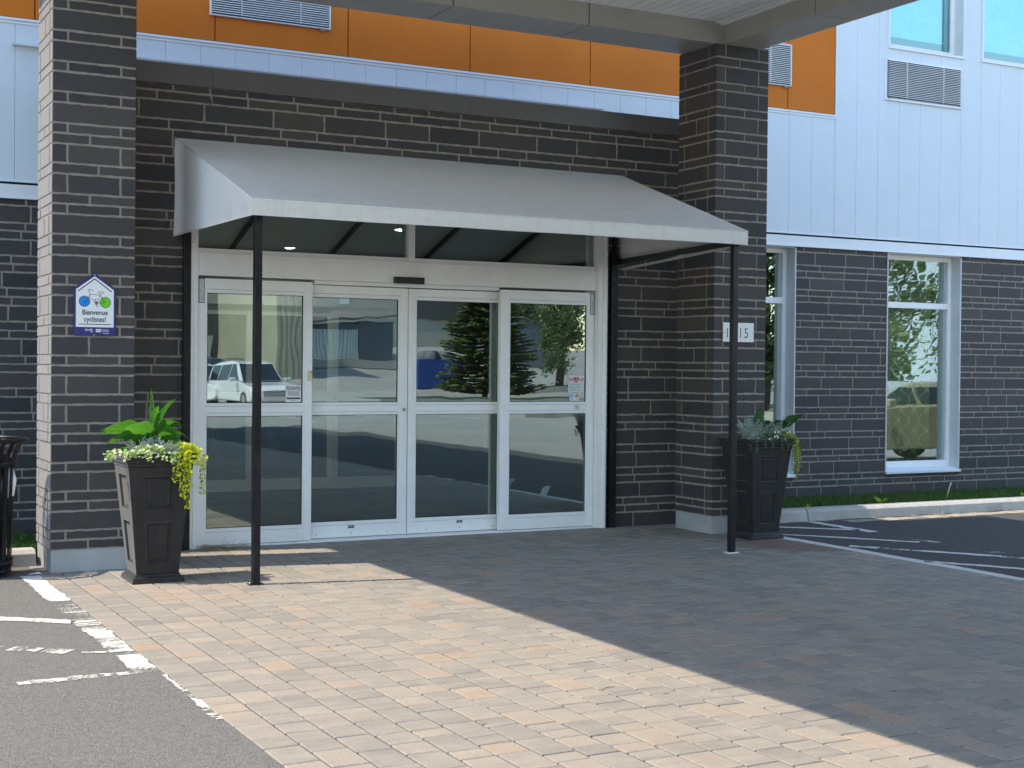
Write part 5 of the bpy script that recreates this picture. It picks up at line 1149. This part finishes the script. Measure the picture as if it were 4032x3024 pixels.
def spruce(loc, H, R, label, rs=1):
    rg = random.Random(rs); z0 = gz(loc[1]); t = empty('spruce_tree', (*loc, z0)); mb = MB()
    z = .35
    while z < H:
        f = 1-z/H; rad = R*(f**.75)*rg.uniform(.85, 1.1); nb = int(10+12*f)
        for k in range(nb):
            a = 2*pi*k/nb+rg.random(); L = rad*rg.uniform(.75, 1.12); dz = -.12*L
            m_ = max(3, int(L/.13))
            for i in range(1, m_+1):
                u = i/m_; c = Vector((cos(a)*L*u, sin(a)*L*u, z+dz*u+.18*L*u*u)); w_ = .30*(1-.55*u)*min(1, L)
                for s_ in (-1, 0, 1):
                    sd = Vector((-sin(a), cos(a), 0)); e = c+sd*s_*w_+Vector((cos(a), sin(a), 0))*.20+Vector((0, 0, rg.uniform(-.08, .03)))
                    n_ = Vector((rg.gauss(0, .4), rg.gauss(0, .4), 1)).cross(e-c); n_ = n_.normalized()*.085 if n_.length > .001 else sd*.05
                    mb.face([c-n_, e-n_*.4, e+n_*.4, c+n_], 0, min(1, max(0, rg.gauss(.3+.5*u, .15))))
        z += rg.uniform(.13, .20)
    o = mb.build('crown', M['needle']); o.parent = t
    mb = MB(); mb.tube([(0, 0, -.1), (0, 0, H*.5), (0, 0, H*.97)], [.16, .1, .02], 8); o = mb.build('trunk', M['bark']); o.parent = t
    return tag(t, label, 'tree')
def tree(loc, H, R, label, rs=1, n=5200, base=.2, name='street_tree', ls=.13):
    rg = random.Random(rs); z0 = gz(loc[1]); t = empty(name, (*loc, z0)); mb = MB()
    cl = []
    for _ in range(46):
        u = rg.random(); zc_ = H*(base+(1-base)*u); rr = R*math.sin(pi*min(.96, .12+u*.88))**.6*math.sqrt(rg.random())*.85; a = rg.uniform(0, 2*pi); cl.append((cos(a)*rr, sin(a)*rr, zc_, rg.uniform(.5, 1)))
    for _ in range(n):
        c = rg.choice(cl); s_ = .24*R*c[3]; p = Vector((c[0]+rg.gauss(0, s_), c[1]+rg.gauss(0, s_), c[2]+rg.gauss(0, s_*1.2)))
        nn = Vector((rg.gauss(0, 1), rg.gauss(0, 1), rg.gauss(0, 1))).normalized(); a_ = nn.orthogonal().normalized(); b_ = nn.cross(a_); q_ = ls*rg.uniform(.6, 1.3)
        mb.face([p-a_*q_, p-b_*q_*.5, p+a_*q_, p+b_*q_*.5], 0, rg.random())
    o = mb.build('crown', M['foliage']); o.parent = t
    mb = MB(); mb.tube([(0, 0, -.1), (.03, 0, H*.3), (0, .05, H*.8)], [.13*R/1.5, .09*R/1.5, .02], 8)
    for k in range(12):
        c = cl[k]; zb = H*rg.uniform(.15, .4); mb.tube([(0, 0, zb), (c[0]*.5, c[1]*.5, (zb+c[2])/2), (c[0], c[1], c[2])], [.05, .03, .01], 5)
    o = mb.build('trunk', M['bark']); o.parent = t
    return tag(t, label, 'tree')
spruce((32.2, -39.0), 9.5, 2.5, 'broad dark spruce mirrored in the third door leaf', 2)
tree((39.6, -44.5), 9.2, 1.7, 'columnar leafy tree mirrored in the right door leaf', 3, 6500, .14)
tree((58, -85), 11, 4.5, 'large leafy tree mirrored behind the small grey shed', 4, 3500, .12, 'leafy_tree', .28); tree((64, -88), 10, 4.2, 'large leafy tree mirrored behind the columnar tree, left', 5, 3000, .1, 'leafy_tree', .28); tree((78, -92), 7, 3.4, 'lower leafy tree mirrored at the far right of the door glass', 6, 2200, .1, 'leafy_tree', .25)
tree((33.5, -8.5), 7.5, 1.7, 'young street tree mirrored in the ground floor window', 7, 2600, .2); tree((44, -15), 8, 2.2, 'second street tree mirrored in the ground floor window, farther away', 8, 2600, .2, 'street_tree', .16)
tree((22.6, -1.2), 7, 1.5, 'street tree mirrored in the window behind the pillar', 9, 4200, .25)
building('apartment_house', 58, 74, -45, -30, .3, 8, M['white'], 'white house mirrored in the upper part of the ground floor window', 0, [('balcony', (62, 67, -30, -29, 4.2, 5.4), M['ribw'])])
# grass islands and kerbs across the car park
def island(name, x0, x1, y0, y1, h=.13):
    mb = MB(); z = gz((y0+y1)/2); mb.box(x0-.15, x1+.15, y0-.15, y1+.15, z-.2, z+h-.02, 1); mb.box(x0, x1, y0, y1, z, z+h, 0); return struct(mb.build(name, [M['lawn'], M['kerb']]))
island('grass_island', 21, 36, -17.5, -14.5); island('grass_verge', 20, 40, -60.5, -56.0, .3); island('grass_strip', 24, 34, -36.5, -33); island('grass_strip', 35, 60, -47, -43.5)
q = MB(); q.face([(36, -58, gz(-47)+.02), (80, -58, gz(-47)+.02), (80, -47.2, gz(-47)+.01), (36, -47.2, gz(-47)+.01)]); struct(q.build('gravel_yard', M['gravel']))
